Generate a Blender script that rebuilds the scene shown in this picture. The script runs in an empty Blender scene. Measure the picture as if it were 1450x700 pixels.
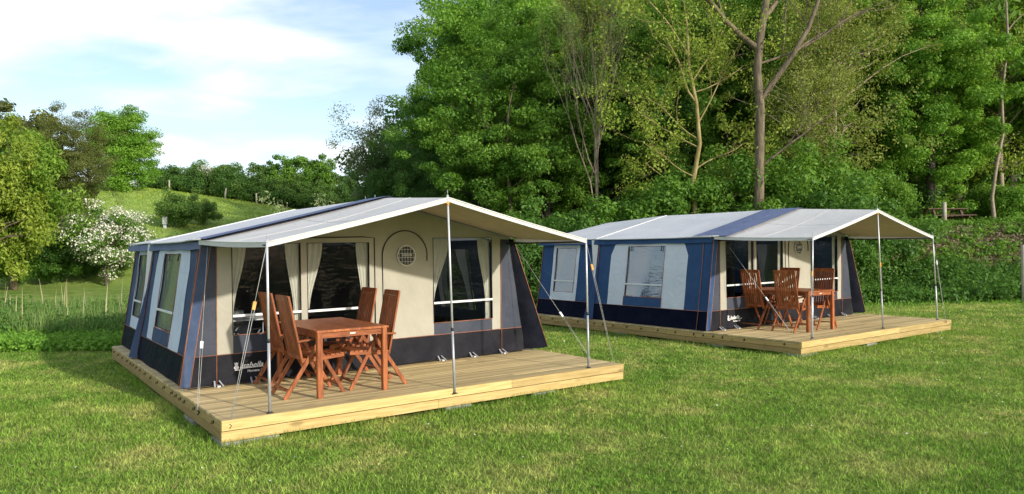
import bpy, math, random
import numpy as np
from mathutils import Matrix, Vector
R = math.radians
random.seed(7)
sc = bpy.context.scene
col = sc.collection

# ------------------------------------------------------------------ camera
cam = bpy.data.cameras.new('camera')
cam.sensor_width = 36; cam.lens = 26.12; cam.clip_end = 2000; cam.clip_start = 0.05
co = bpy.data.objects.new('camera', cam); col.objects.link(co)
roll = -0.015
cr, sr = math.cos(roll), math.sin(roll)
co.matrix_world = Matrix(((cr, -sr, 0, 0), (0, 0, -1, 0), (sr, cr, 0, 1.8), (0, 0, 0, 1)))
sc.camera = co

# ------------------------------------------------------------------ sky and sun
TH = 0.623
su = np.array([.45, -2.07, .74])                  # towards the sun in deck coordinates
sx = su[0]*math.cos(TH) - su[1]*math.sin(TH); sy = su[0]*math.sin(TH) + su[1]*math.cos(TH); sz = su[2]
sunv = Vector((sx, sy, sz)).normalized()
SUN_EL = math.asin(sunv.z); SUN_AZ = math.atan2(sunv.x, sunv.y)
world = bpy.data.worlds.new('World'); sc.world = world; world.use_nodes = True
nt = world.node_tree; nt.nodes.clear()
def N(nt, t, **kw):
    n = nt.nodes.new(t)
    for k, v in kw.items():
        if k.startswith('i_'): n.inputs[k[2:].replace('_', ' ')].default_value = v
        else: setattr(n, k, v)
    return n
sky = N(nt, 'ShaderNodeTexSky', sky_type='NISHITA', sun_disc=False, sun_elevation=SUN_EL, sun_rotation=SUN_AZ, air_density=1.0, dust_density=1.2, ozone_density=1.5)
tc = N(nt, 'ShaderNodeTexCoord')
sep = N(nt, 'ShaderNodeSeparateXYZ'); nt.links.new(tc.outputs['Generated'], sep.inputs[0])
# flat cloud layer: direction divided by its height
mz = N(nt, 'ShaderNodeMath', operation='ADD'); nt.links.new(sep.outputs[2], mz.inputs[0]); mz.inputs[1].default_value = .16
mx = N(nt, 'ShaderNodeMath', operation='MAXIMUM'); nt.links.new(mz.outputs[0], mx.inputs[0]); mx.inputs[1].default_value = .05
dv = N(nt, 'ShaderNodeVectorMath', operation='DIVIDE'); nt.links.new(tc.outputs['Generated'], dv.inputs[0])
cb = N(nt, 'ShaderNodeCombineXYZ')
for i in range(3): nt.links.new(mx.outputs[0], cb.inputs[i])
nt.links.new(cb.outputs[0], dv.inputs[1])
mp = N(nt, 'ShaderNodeMapping'); nt.links.new(dv.outputs[0], mp.inputs[0]); mp.inputs['Location'].default_value = (3.35, 1.3, 0); mp.inputs['Rotation'].default_value = (0, 0, .5); mp.inputs['Scale'].default_value = (1, 1.3, .3)
n1 = N(nt, 'ShaderNodeTexNoise', i_Scale=1.15, i_Detail=7.0, i_Roughness=.52, i_Distortion=.25); nt.links.new(mp.outputs[0], n1.inputs['Vector'])
rp = N(nt, 'ShaderNodeValToRGB'); rp.color_ramp.elements[0].position = .44; rp.color_ramp.elements[1].position = .62
rp.color_ramp.elements[0].color = (.16, .16, .16, 1); rp.color_ramp.elements[1].color = (1, 1, 1, 1)
nt.links.new(n1.outputs[0], rp.inputs[0])
hz = N(nt, 'ShaderNodeMapRange'); nt.links.new(sep.outputs[2], hz.inputs[0]); hz.inputs[1].default_value = 0; hz.inputs[2].default_value = .3; hz.inputs[3].default_value = .6; hz.inputs[4].default_value = 0
mxx = N(nt, 'ShaderNodeMath', operation='MAXIMUM'); nt.links.new(rp.outputs[0], mxx.inputs[0]); nt.links.new(hz.outputs[0], mxx.inputs[1])
n2 = N(nt, 'ShaderNodeTexNoise', i_Scale=2.3, i_Detail=5.0); nt.links.new(mp.outputs[0], n2.inputs['Vector'])
cc = N(nt, 'ShaderNodeValToRGB'); cc.color_ramp.elements[0].position = .35; cc.color_ramp.elements[1].position = .62
cc.color_ramp.elements[0].color = (4.4, 5.05, 5.75, 1); cc.color_ramp.elements[1].color = (5.8, 5.85, 5.95, 1)
nt.links.new(n2.outputs[0], cc.inputs[0])
mix = N(nt, 'ShaderNodeMixRGB'); nt.links.new(mxx.outputs[0], mix.inputs[0]); nt.links.new(sky.outputs[0], mix.inputs[1]); nt.links.new(cc.outputs[0], mix.inputs[2])
bg = N(nt, 'ShaderNodeBackground'); bg.inputs[1].default_value = .15; nt.links.new(mix.outputs[0], bg.inputs[0])
wo = N(nt, 'ShaderNodeOutputWorld'); nt.links.new(bg.outputs[0], wo.inputs[0])
sl = bpy.data.lights.new('sun', 'SUN'); sl.energy = 3.3; sl.angle = R(1.6); sl.color = (1, .92, .79)
so = bpy.data.objects.new('sun', sl); col.objects.link(so)
so.rotation_euler = sunv.to_track_quat('Z', 'Y').to_euler()
sc.view_settings.view_transform = 'Standard'; sc.view_settings.look = 'None'; sc.view_settings.gamma = 1
sc.view_settings.exposure = 0.52
sc.cycles.max_bounces = 8; sc.cycles.transparent_max_bounces = 12
sc.cycles.use_denoising = True

# ------------------------------------------------------------------ materials
def newmat(name):
    m = bpy.data.materials.new(name); m.use_nodes = True; nt = m.node_tree; nt.nodes.clear()
    return m, nt, N(nt, 'ShaderNodeOutputMaterial')
def rgb(c): return (c[0], c[1], c[2], 1)
def noisecol(nt, c1, c2, scale, detail=4, coord='Object', lo=.35, hi=.65, stretch=None, rough=.55):
    t = N(nt, 'ShaderNodeTexCoord'); n = N(nt, 'ShaderNodeTexNoise', i_Scale=scale, i_Detail=detail, i_Roughness=rough)
    src = t.outputs[coord]
    if stretch:
        m = N(nt, 'ShaderNodeMapping'); m.inputs['Scale'].default_value = stretch; nt.links.new(src, m.inputs[0]); src = m.outputs[0]
    nt.links.new(src, n.inputs['Vector'])
    r = N(nt, 'ShaderNodeValToRGB'); r.color_ramp.elements[0].position = lo; r.color_ramp.elements[1].position = hi
    r.color_ramp.elements[0].color = rgb(c1); r.color_ramp.elements[1].color = rgb(c2)
    nt.links.new(n.outputs[0], r.inputs[0]); return r.outputs[0], n.outputs[0]
def bump(nt, h, strength, dist=.02):
    b = N(nt, 'ShaderNodeBump', i_Strength=strength, i_Distance=dist); nt.links.new(h, b.inputs['Height']); return b.outputs[0]
def simple(name, c1, c2=None, scale=8, rough=.6, bmp=.15, metal=0, stretch=None, dist=.01, spec=.5):
    m, nt, out = newmat(name); p = N(nt, 'ShaderNodeBsdfPrincipled')
    p.inputs['Roughness'].default_value = rough; p.inputs['Metallic'].default_value = metal; p.inputs['Specular IOR Level'].default_value = spec
    c2 = c2 or tuple(x*1.25 for x in c1)
    c, n = noisecol(nt, c1, c2, scale, stretch=stretch); nt.links.new(c, p.inputs['Base Color'])
    if bmp: nt.links.new(bump(nt, n, bmp, dist), p.inputs['Normal'])
    nt.links.new(p.outputs[0], out.inputs[0]); return m
def cloth(name, c1, c2=None, trans=.15, rough=.8, scale=3, wr=.5):
    m, nt, out = newmat(name); p = N(nt, 'ShaderNodeBsdfPrincipled'); p.inputs['Roughness'].default_value = rough; p.inputs['Specular IOR Level'].default_value = .1 if trans else .02
    c2 = c2 or tuple(x*1.18 for x in c1)
    c, n = noisecol(nt, c1, c2, scale, 6); nt.links.new(c, p.inputs['Base Color'])
    t = N(nt, 'ShaderNodeTexCoord')
    nn = N(nt, 'ShaderNodeTexNoise', i_Scale=4.5, i_Detail=3.0, i_Distortion=1.2); nt.links.new(t.outputs['Object'], nn.inputs['Vector'])
    b = bump(nt, nn.outputs[0], wr, .05); nt.links.new(b, p.inputs['Normal'])
    if trans:
        tr = N(nt, 'ShaderNodeBsdfTranslucent'); nt.links.new(c, tr.inputs[0]); mx = N(nt, 'ShaderNodeMixShader'); mx.inputs[0].default_value = trans
        nt.links.new(p.outputs[0], mx.inputs[1]); nt.links.new(tr.outputs[0], mx.inputs[2]); nt.links.new(mx.outputs[0], out.inputs[0])
    else: nt.links.new(p.outputs[0], out.inputs[0])
    return m
def timber(name, c1, c2, grain=(1, 14, 14), rough=.6, knots=True, attr=True):
    """board wood: grain along local x by default, random tone for every board"""
    m, nt, out = newmat(name); p = N(nt, 'ShaderNodeBsdfPrincipled'); p.inputs['Roughness'].default_value = rough; p.inputs['Specular IOR Level'].default_value = .3
    c, n = noisecol(nt, c1, c2, 2.5, 8, stretch=grain, rough=.65)
    a = N(nt, 'ShaderNodeAttribute', attribute_name='rnd')
    mr = N(nt, 'ShaderNodeMapRange'); nt.links.new(a.outputs['Fac'], mr.inputs[0]); mr.inputs[3].default_value = .68; mr.inputs[4].default_value = 1.16
    v = N(nt, 'ShaderNodeHueSaturation'); nt.links.new(c, v.inputs['Color']); nt.links.new(mr.outputs[0], v.inputs['Value'])
    o = v.outputs[0]
    if knots:
        t = N(nt, 'ShaderNodeTexCoord'); mpp = N(nt, 'ShaderNodeMapping'); mpp.inputs['Scale'].default_value = (1.6, 5, 5); nt.links.new(t.outputs['Object'], mpp.inputs[0])
        vo = N(nt, 'ShaderNodeTexVoronoi', i_Scale=1.2); nt.links.new(mpp.outputs[0], vo.inputs['Vector'])
        kr = N(nt, 'ShaderNodeMapRange'); nt.links.new(vo.outputs[0], kr.inputs[0]); kr.inputs[1].default_value = .10; kr.inputs[2].default_value = .2; kr.inputs[3].default_value = .65; kr.inputs[4].default_value = 0
        km = N(nt, 'ShaderNodeMixRGB'); nt.links.new(kr.outputs[0], km.inputs[0]); nt.links.new(o, km.inputs[1]); km.inputs[2].default_value = rgb([x*.5 for x in c1]); o = km.outputs[0]
    nt.links.new(o, p.inputs['Base Color']); nt.links.new(bump(nt, n, .25, .01), p.inputs['Normal'])
    nt.links.new(p.outputs[0], out.inputs[0]); return m
def leafmat(name, c1, c2, c3, trans=.38, gloss=.025):
    m, nt, out = newmat(name)
    a = N(nt, 'ShaderNodeAttribute', attribute_name='rnd')
    r = N(nt, 'ShaderNodeValToRGB'); r.color_ramp.elements[0].color = rgb(c1); r.color_ramp.elements[1].color = rgb(c3); e = r.color_ramp.elements.new(.5); e.color = rgb(c2)
    nt.links.new(a.outputs['Fac'], r.inputs[0])
    d = N(nt, 'ShaderNodeBsdfDiffuse'); nt.links.new(r.outputs[0], d.inputs[0])
    t = N(nt, 'ShaderNodeBsdfTranslucent'); h = N(nt, 'ShaderNodeHueSaturation'); h.inputs['Value'].default_value = 1.3; h.inputs['Hue'].default_value = .485; nt.links.new(r.outputs[0], h.inputs['Color']); nt.links.new(h.outputs[0], t.inputs[0])
    m1 = N(nt, 'ShaderNodeMixShader'); m1.inputs[0].default_value = trans; nt.links.new(d.outputs[0], m1.inputs[1]); nt.links.new(t.outputs[0], m1.inputs[2])
    g = N(nt, 'ShaderNodeBsdfGlossy'); g.inputs['Roughness'].default_value = .6; m2 = N(nt, 'ShaderNodeMixShader'); m2.inputs[0].default_value = gloss
    nt.links.new(m1.outputs[0], m2.inputs[1]); nt.links.new(g.outputs[0], m2.inputs[2]); nt.links.new(m2.outputs[0], out.inputs[0]); return m
def pane_mat(name, tint, gl=.10, mesh=0):
    m, nt, out = newmat(name)
    t = N(nt, 'ShaderNodeBsdfTransparent'); t.inputs[0].default_value = rgb(tint)
    g = N(nt, 'ShaderNodeBsdfGlossy'); g.inputs['Roughness'].default_value = .06
    tcn = N(nt, 'ShaderNodeTexCoord'); mpp = N(nt, 'ShaderNodeMapping'); mpp.inputs['Scale'].default_value = (.6, .6, 2.2); nt.links.new(tcn.outputs['Object'], mpp.inputs[0])
    nn = N(nt, 'ShaderNodeTexNoise', i_Scale=5.0, i_Detail=2.0, i_Distortion=1.5); nt.links.new(mpp.outputs[0], nn.inputs['Vector']); nt.links.new(bump(nt, nn.outputs[0], (.08 if mesh else .1), .05), g.inputs['Normal'])
    f = N(nt, 'ShaderNodeFresnel', i_IOR=1.5); ad = N(nt, 'ShaderNodeMath', operation='MULTIPLY_ADD'); ad.inputs[1].default_value = .26; ad.inputs[2].default_value = gl; nt.links.new(f.outputs[0], ad.inputs[0])
    mx = N(nt, 'ShaderNodeMixShader'); nt.links.new(ad.outputs[0], mx.inputs[0])
    if mesh:
        df = N(nt,'ShaderNodeBsdfDiffuse'); df.inputs[0].default_value = (.17,.20,.225,1); m0 = N(nt,'ShaderNodeMixShader'); m0.inputs[0].default_value = mesh; nt.links.new(t.outputs[0], m0.inputs[1]); nt.links.new(df.outputs[0], m0.inputs[2]); t = m0; ad.inputs[1].default_value = .18
    nt.links.new(t.outputs[0], mx.inputs[1]); nt.links.new(g.outputs[0], mx.inputs[2]); nt.links.new(mx.outputs[0], out.inputs[0]); return m
def grass_nodes(nt, bright=1.0):
    """lawn colour by place, shared by the soil sheet and the blades so that they agree"""
    g = N(nt, 'ShaderNodeNewGeometry')
    def nz(scale, det, lo, hi):
        n = N(nt, 'ShaderNodeTexNoise', i_Scale=scale, i_Detail=det, i_Roughness=.6); nt.links.new(g.outputs['Position'], n.inputs['Vector'])
        r = N(nt, 'ShaderNodeMapRange'); nt.links.new(n.outputs[0], r.inputs[0]); r.inputs[1].default_value = lo; r.inputs[2].default_value = hi; return r.outputs[0]
    b = bright
    m1 = N(nt, 'ShaderNodeMixRGB'); nt.links.new(nz(.55, 5, .35, .68), m1.inputs[0]); m1.inputs[1].default_value = rgb((.14*b, .25*b, .036*b)); m1.inputs[2].default_value = rgb((.26*b, .35*b, .07*b))
    m2 = N(nt, 'ShaderNodeMixRGB'); nt.links.new(nz(1.1, 8, .50, .80), m2.inputs[0]); nt.links.new(m1.outputs[0], m2.inputs[1]); m2.inputs[2].default_value = rgb((.46*b, .42*b, .15*b))
    m3 = N(nt, 'ShaderNodeMixRGB', blend_type='MULTIPLY'); m3.inputs[0].default_value = 1; nt.links.new(m2.outputs[0], m3.inputs[1])
    r3 = N(nt, 'ShaderNodeMapRange'); nt.links.new(nz(3.5, 4, .3, .7), r3.inputs[0]); r3.inputs[3].default_value = .72; r3.inputs[4].default_value = 1.2; nt.links.new(r3.outputs[0], m3.inputs[2])
    m4 = N(nt, 'ShaderNodeMixRGB', blend_type='MULTIPLY'); m4.inputs[0].default_value = 1; nt.links.new(m3.outputs[0], m4.inputs[1])
    r4 = N(nt, 'ShaderNodeMapRange'); nt.links.new(nz(14, 5, .3, .7), r4.inputs[0]); r4.inputs[3].default_value = .68; r4.inputs[4].default_value = 1.25; nt.links.new(r4.outputs[0], m4.inputs[2])
    return m4.outputs[0], g

M = {}
M['navy_near'] = cloth('navy canvas weathered', (.052, .08, .152), (.075, .105, .185), .06)
M['navy_far'] = cloth('navy canvas', (.034, .078, .18), (.044, .095, .21), .06)
M['ice_near'] = cloth('pale blue canvas weathered', (.60, .68, .80), (.68, .74, .84), .15)
M['ice_far'] = cloth('pale blue canvas', (.70, .74, .81), (.76, .79, .85), .15)
M['skirt_side'] = cloth('dark navy skirt', (.004, .006, .018), (.008, .010, .025), 0, .5)
M['skirt_front'] = cloth('dark grey skirt', (.017, .0175, .022), (.028, .028, .034), 0, .55)
M['slate'] = cloth('slate grey canvas', (.055, .063, .088), (.072, .080, .105), .05)
M['beige'] = cloth('beige canvas', (.42, .405, .34), (.47, .45, .38), .14, wr=.25)
M['roof'] = cloth('pale grey roof canvas', (.61, .625, .65), (.69, .70, .72), .12, .6, 1.3, .22)
M['awning'] = cloth('awning canvas', (.62, .615, .60), (.68, .67, .65), .14, .6, 1.3, .22)
M['band'] = cloth('blue grey band', (.135, .17, .285), (.165, .20, .32), .05)
M['hem'] = cloth('white hem', (.78, .78, .76), (.82, .82, .80), .2)
M['lining'] = cloth('beige awning underside', (.47, .41, .30), (.53, .47, .35), .1)
M['flap'] = cloth('black storm flap', (.006, .007, .012), (.012, .013, .02), 0, .7)
M['piping'] = simple('terracotta piping', (.26, .10, .06), (.36, .15, .09), 12, .7)
M['curtain'] = cloth('cream curtain', (.84, .80, .68), (.88, .85, .75), .3)
M['curtain_grey'] = cloth('white side curtain', (.60, .62, .66), (.7, .72, .75), .3)
M['pane'] = pane_mat('clear vinyl pane', (.80, .83, .84), .0)
M['pane_side'] = pane_mat('vinyl pane over grey mesh', (.34, .38, .40), .04, .58)
M['alu'] = simple('brushed aluminium', (.55, .57, .60), (.65, .67, .70), 20, .42, .05, .35)
M['steel'] = simple('grey steel tube', (.36, .38, .41), (.44, .46, .49), 20, .45, .05, .35)
M['black'] = simple('black plastic', (.012, .012, .014), (.02, .02, .022), 20, .45)
M['white'] = simple('white plastic bar', (.72, .74, .76), (.8, .8, .82), 10, .4, 0)
M['logo'] = simple('white print', (.78, .78, .78), (.85, .85, .85), 10, .6, 0)
M['orange'] = simple('orange wooden slider', (.62, .28, .05), (.7, .36, .08), 20, .5)
M['rope'] = simple('grey guy cord', (.34, .34, .33), (.5, .5, .48), 60, .8)
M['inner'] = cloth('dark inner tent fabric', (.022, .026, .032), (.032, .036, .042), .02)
M['floor_sheet'] = simple('groundsheet', (.05, .052, .055), (.07, .07, .075), 6, .6)
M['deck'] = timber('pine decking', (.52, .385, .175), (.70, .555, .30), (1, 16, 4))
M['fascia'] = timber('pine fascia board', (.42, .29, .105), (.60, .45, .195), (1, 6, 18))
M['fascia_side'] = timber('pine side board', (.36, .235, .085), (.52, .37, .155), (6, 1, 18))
M['hard'] = timber('oiled red hardwood', (.19, .052, .02), (.44, .145, .05), (9, 9, 1.2), .42, False)
M['hardx'] = timber('oiled red hardwood slats', (.19, .052, .02), (.44, .145, .05), (1.5, 9, 9), .42, False)
M['concrete'] = simple('grey concrete', (.16, .16, .14), (.33, .32, .29), 9, .9, .4)
M['bark'] = simple('brown bark', (.075, .06, .04), (.20, .155, .10), 7, .9, .8, stretch=(1, 1, .25), dist=.05)
M['bark_dark'] = simple('dark bark', (.045, .036, .028), (.10, .085, .062), 7, .9, .8, stretch=(1, 1, .25), dist=.05)
M['bark_yellow'] = simple('lichened yellow bark', (.20, .155, .045), (.36, .30, .14), 6, .9, .6, stretch=(1, 1, .4), dist=.03)
M['bark_pale'] = simple('pale twig bark', (.22, .17, .12), (.34, .28, .21), 6, .9, .5)
M['post'] = simple('weathered post', (.30, .27, .21), (.45, .40, .32), 8, .9)
M['bench'] = simple('dark stained timber', (.055, .025, .016), (.11, .045, .026), 8, .7)
L = {}
L['mid'] = leafmat('mid green leaves', (0.075, 0.182, 0.017), (0.124, 0.269, 0.026), (0.209, 0.372, 0.044))
L['bright'] = leafmat('bright green leaves', (0.106, 0.253, 0.024), (0.175, 0.360, 0.033), (0.275, 0.465, 0.059))
L['pale'] = leafmat('pale willow leaves', (.20, .27, .10), (.29, .37, .15), (.38, .46, .21))
L['fresh'] = leafmat('fresh yellow green leaves', (.10, .20, .02), (.18, .32, .03), (.29, .44, .06))
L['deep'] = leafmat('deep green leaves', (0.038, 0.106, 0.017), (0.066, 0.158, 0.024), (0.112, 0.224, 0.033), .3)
L['oak'] = leafmat('oak leaves', (0.061, 0.174, 0.016), (0.100, 0.240, 0.021), (0.154, 0.314, 0.034))
L['olive'] = leafmat('olive young leaves', (0.133, 0.181, 0.029), (0.219, 0.275, 0.043), (0.329, 0.377, 0.080))
L['yellow'] = leafmat('yellow green leaves', (0.158, 0.248, 0.028), (0.268, 0.365, 0.041), (0.395, 0.482, 0.076))
L['grey'] = leafmat('grey green leaves', (0.094, 0.131, 0.058), (0.157, 0.203, 0.087), (0.235, 0.275, 0.131))
L['brownish'] = leafmat('brown green leaves', (0.086, 0.109, 0.026), (0.133, 0.167, 0.036), (0.204, 0.217, 0.051))
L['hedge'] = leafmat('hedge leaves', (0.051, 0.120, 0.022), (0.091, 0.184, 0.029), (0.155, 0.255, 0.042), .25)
L['nettle'] = leafmat('nettle leaves', (0.047, 0.127, 0.019), (0.079, 0.195, 0.023), (0.132, 0.271, 0.034))
L['lush'] = leafmat('lush low leaves', (0.106, 0.258, 0.022), (0.173, 0.357, 0.037), (0.240, 0.444, 0.055))
L['reed'] = leafmat('grey green reeds', (0.110, 0.189, 0.043), (0.172, 0.275, 0.065), (0.266, 0.377, 0.102))
L['straw'] = leafmat('dry straw stalks', (0.360, 0.310, 0.160), (0.460, 0.410, 0.240), (0.550, 0.500, 0.320), .15)
L['blossom'] = leafmat('white blossom', (0.620, 0.600, 0.500), (0.750, 0.730, 0.640), (0.820, 0.800, 0.740), .2)
L['litter'] = leafmat('brown leaf litter', (0.120, 0.090, 0.055), (0.210, 0.165, 0.105), (0.330, 0.270, 0.180), .05)

# ------------------------------------------------------------------ mesh helpers
class MB:
    def __init__(s): s.v = []; s.f = []; s.m = []; s.r = []; s.sm = []
    def add(s, vs, fs, mat=0, smooth=False, rnd=None):
        o = len(s.v); s.v += [tuple(map(float, p)) for p in vs]; rr = random.random() if rnd is None else rnd
        for f in fs: s.f.append([i+o for i in f]); s.m.append(mat); s.r.append(rr); s.sm.append(smooth)
    def box(s, x0, x1, y0, y1, z0, z1, mat=0):
        s.add([(x0,y0,z0),(x1,y0,z0),(x1,y1,z0),(x0,y1,z0),(x0,y0,z1),(x1,y0,z1),(x1,y1,z1),(x0,y1,z1)],
              [(0,3,2,1),(4,5,6,7),(0,1,5,4),(1,2,6,5),(2,3,7,6),(3,0,4,7)], mat)
    def beam(s, p, q, w, h, up=(0,0,1), mat=0, c=.15):
        """bar from p to q, w across and h along up, with chamfered long edges"""
        p = Vector(p); q = Vector(q); d = (q-p).normalized(); up = Vector(up); a = d.cross(up)
        if a.length < 1e-4: a = d.cross(Vector((0,1,0)))
        a.normalize(); b = a.cross(d).normalized(); e = min(w, h)*c
        pr = [(-w/2+e,-h/2),(w/2-e,-h/2),(w/2,-h/2+e),(w/2,h/2-e),(w/2-e,h/2),(-w/2+e,h/2),(-w/2,h/2-e),(-w/2,-h/2+e)]
        vs = [p+a*x+b*y for x,y in pr]+[q+a*x+b*y for x,y in pr]
        s.add(vs, [(i,(i+1)%8,8+(i+1)%8,8+i) for i in range(8)]+[tuple(range(7,-1,-1)),tuple(range(8,16))], mat)
    def tube(s, pts, rad, n=8, mat=0, cap=True):
        pts = [Vector(p) for p in pts]; k = len(pts); rs = [rad]*k if not hasattr(rad,'__len__') else rad
        vs = []; ref = None
        for i,p in enumerate(pts):
            d = (pts[min(i+1,k-1)]-pts[max(i-1,0)]).normalized()
            if ref is None: ref = Vector((1,0,0)) if abs(d.x)<.8 else Vector((0,1,0))
            a = (ref-d*ref.dot(d)).normalized(); ref = a; b = d.cross(a)
            for j in range(n):
                t = 2*math.pi*j/n; vs.append(p+(a*math.cos(t)+b*math.sin(t))*rs[i])
        fs = [(i*n+j, i*n+(j+1)%n, (i+1)*n+(j+1)%n, (i+1)*n+j) for i in range(k-1) for j in range(n)]
        if cap: fs += [tuple(range(n-1,-1,-1)), tuple((k-1)*n+j for j in range(n))]
        s.add(vs, fs, mat, True)
    def grid(s, fn, s0, s1, t0, t1, ns, ntt, holes=(), mat=0, smooth=True):
        """sheet over (s,t) with rectangular openings"""
        S = set([s0+(s1-s0)*i/ns for i in range(ns+1)]); T = set([t0+(t1-t0)*i/ntt for i in range(ntt+1)])
        for a,b,c,d in holes: S |= {a,b}; T |= {c,d}
        def clean(X, lo, hi, keep):
            X = sorted(x for x in X if lo-1e-9 <= x <= hi+1e-9); out = []
            for x in X:
                if out and x-out[-1] < 1e-3: continue
                out.append(x)
            return out
        S = clean(S, s0, s1, 0); T = clean(T, t0, t1, 0)
        idx = {}; vs = []; fs = []
        def vid(i,j):
            if (i,j) not in idx: idx[(i,j)] = len(vs); vs.append(fn(S[i],T[j]))
            return idx[(i,j)]
        for i in range(len(S)-1):
            for j in range(len(T)-1):
                cs = (S[i]+S[i+1])/2; ct = (T[j]+T[j+1])/2
                if any(a<cs<b and c<ct<d for a,b,c,d in holes): continue
                fs.append((vid(i,j),vid(i+1,j),vid(i+1,j+1),vid(i,j+1)))
        s.add(vs, fs, mat, smooth)
    def build(s, name, mats, parent=None, loc=None, solid=0):
        me = bpy.data.meshes.new(name); me.from_pydata(s.v, [], s.f)
        if not isinstance(mats,(list,tuple)): mats = [mats]
        for m in mats: me.materials.append(m)
        me.polygons.foreach_set('material_index', s.m); me.polygons.foreach_set('use_smooth', s.sm)
        at = me.attributes.new('rnd','FLOAT','FACE'); at.data.foreach_set('value', s.r)
        me.update(); o = bpy.data.objects.new(name, me); col.objects.link(o)
        if parent: o.parent = parent
        if loc: o.location = loc
        if solid:
            md = o.modifiers.new('t','SOLIDIFY'); md.thickness = solid; md.offset = 0
        return o
def tag(o, label=None, cat=None, group=None, kind=None):
    for k,v in (('label',label),('category',cat),('group',group),('kind',kind)):
        if v: o[k] = v
    return o
def empty(name, loc, rz=0, label=None, cat=None, group=None):
    o = bpy.data.objects.new(name, None); o.empty_display_size = .3; col.objects.link(o); o.location = loc; o.rotation_euler = (0,0,rz); return tag(o,label,cat,group)
def copy_tree(o, parent=None, memo=None):
    c = o.copy(); col.objects.link(c); c.parent = parent
    for ch in [x for x in bpy.data.objects if x.parent == o]: copy_tree(ch, c)
    return c
def npmesh(name, V, F, mat, rnd, parent=None, nf=4, smooth=False):
    me = bpy.data.meshes.new(name); nv = len(V); n = len(F)
    me.vertices.add(nv); me.vertices.foreach_set('co', np.ascontiguousarray(V, np.float32).ravel())
    me.loops.add(n*nf); me.loops.foreach_set('vertex_index', np.ascontiguousarray(F, np.int32).ravel())
    me.polygons.add(n); me.polygons.foreach_set('loop_start', np.arange(0, n*nf, nf, dtype=np.int32))
    me.update(calc_edges=True)
    at = me.attributes.new('rnd','FLOAT','FACE'); at.data.foreach_set('value', np.clip(rnd,0,1).astype(np.float32))
    me.materials.append(mat); o = bpy.data.objects.new(name, me); col.objects.link(o)
    if parent: o.parent = parent
    return o
def at(px, Y, z=None):
    """a point on the ground, from where it shows in the photograph and how far off it is"""
    x = (px-725)/1052.2*Y
    return (x, Y, ground_h(x, Y) if z is None else z)

# ------------------------------------------------------------------ ground
G0 = -.28
def sst(a, b, x):
    t = np.clip((x-a)/(b-a), 0, 1); return t*t*(3-2*t)
def ground_h(x, y):
    x = np.asarray(x, float); y = np.asarray(y, float)
    A = np.clip(7.5-(x+28.4)*.14, 3.0, 15)
    t = np.clip((y-46)/46, 0, 1); t = t+.0; hill = A*(1-(1-t)**1.6)*sst(0, .12, t)*(1-sst(-14, 2, x))
    bx = sst(3, 9, x)
    edge = 25.2+.35*np.sin(x*.7)
    bank = bx*2.75*sst(edge, edge+7.0, y) + bx*.12*np.clip(y-40, 0, 60)
    bank = bank + (1-bx)*sst(-12, -6, x)*.08*np.clip(y-34, 0, 60)
    bump_ = .035*np.sin(x*.45+1.2)*np.sin(y*.38)*sst(20, 30, y) + .25*np.sin(x*.19)*np.sin(y*.13)*sst(55, 80, y)
    r = G0 + hill + bank + bump_
    return float(r) if r.ndim == 0 else r
xs = np.concatenate([np.linspace(-900,-90,14), np.linspace(-80,60,176), np.linspace(70,900,14)])
ys = np.concatenate([np.linspace(-300,-5,8), np.linspace(0,110,160), np.linspace(120,1200,16)])
X, Y = np.meshgrid(xs, ys); Z = ground_h(X, Y)
V = np.stack([X,Y,Z],-1).reshape(-1,3); nx = len(xs)
ii, jj = np.meshgrid(np.arange(nx-1), np.arange(len(ys)-1)); b = (jj*nx+ii).ravel()
F = np.stack([b,b+1,b+nx+1,b+nx],-1)
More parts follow.
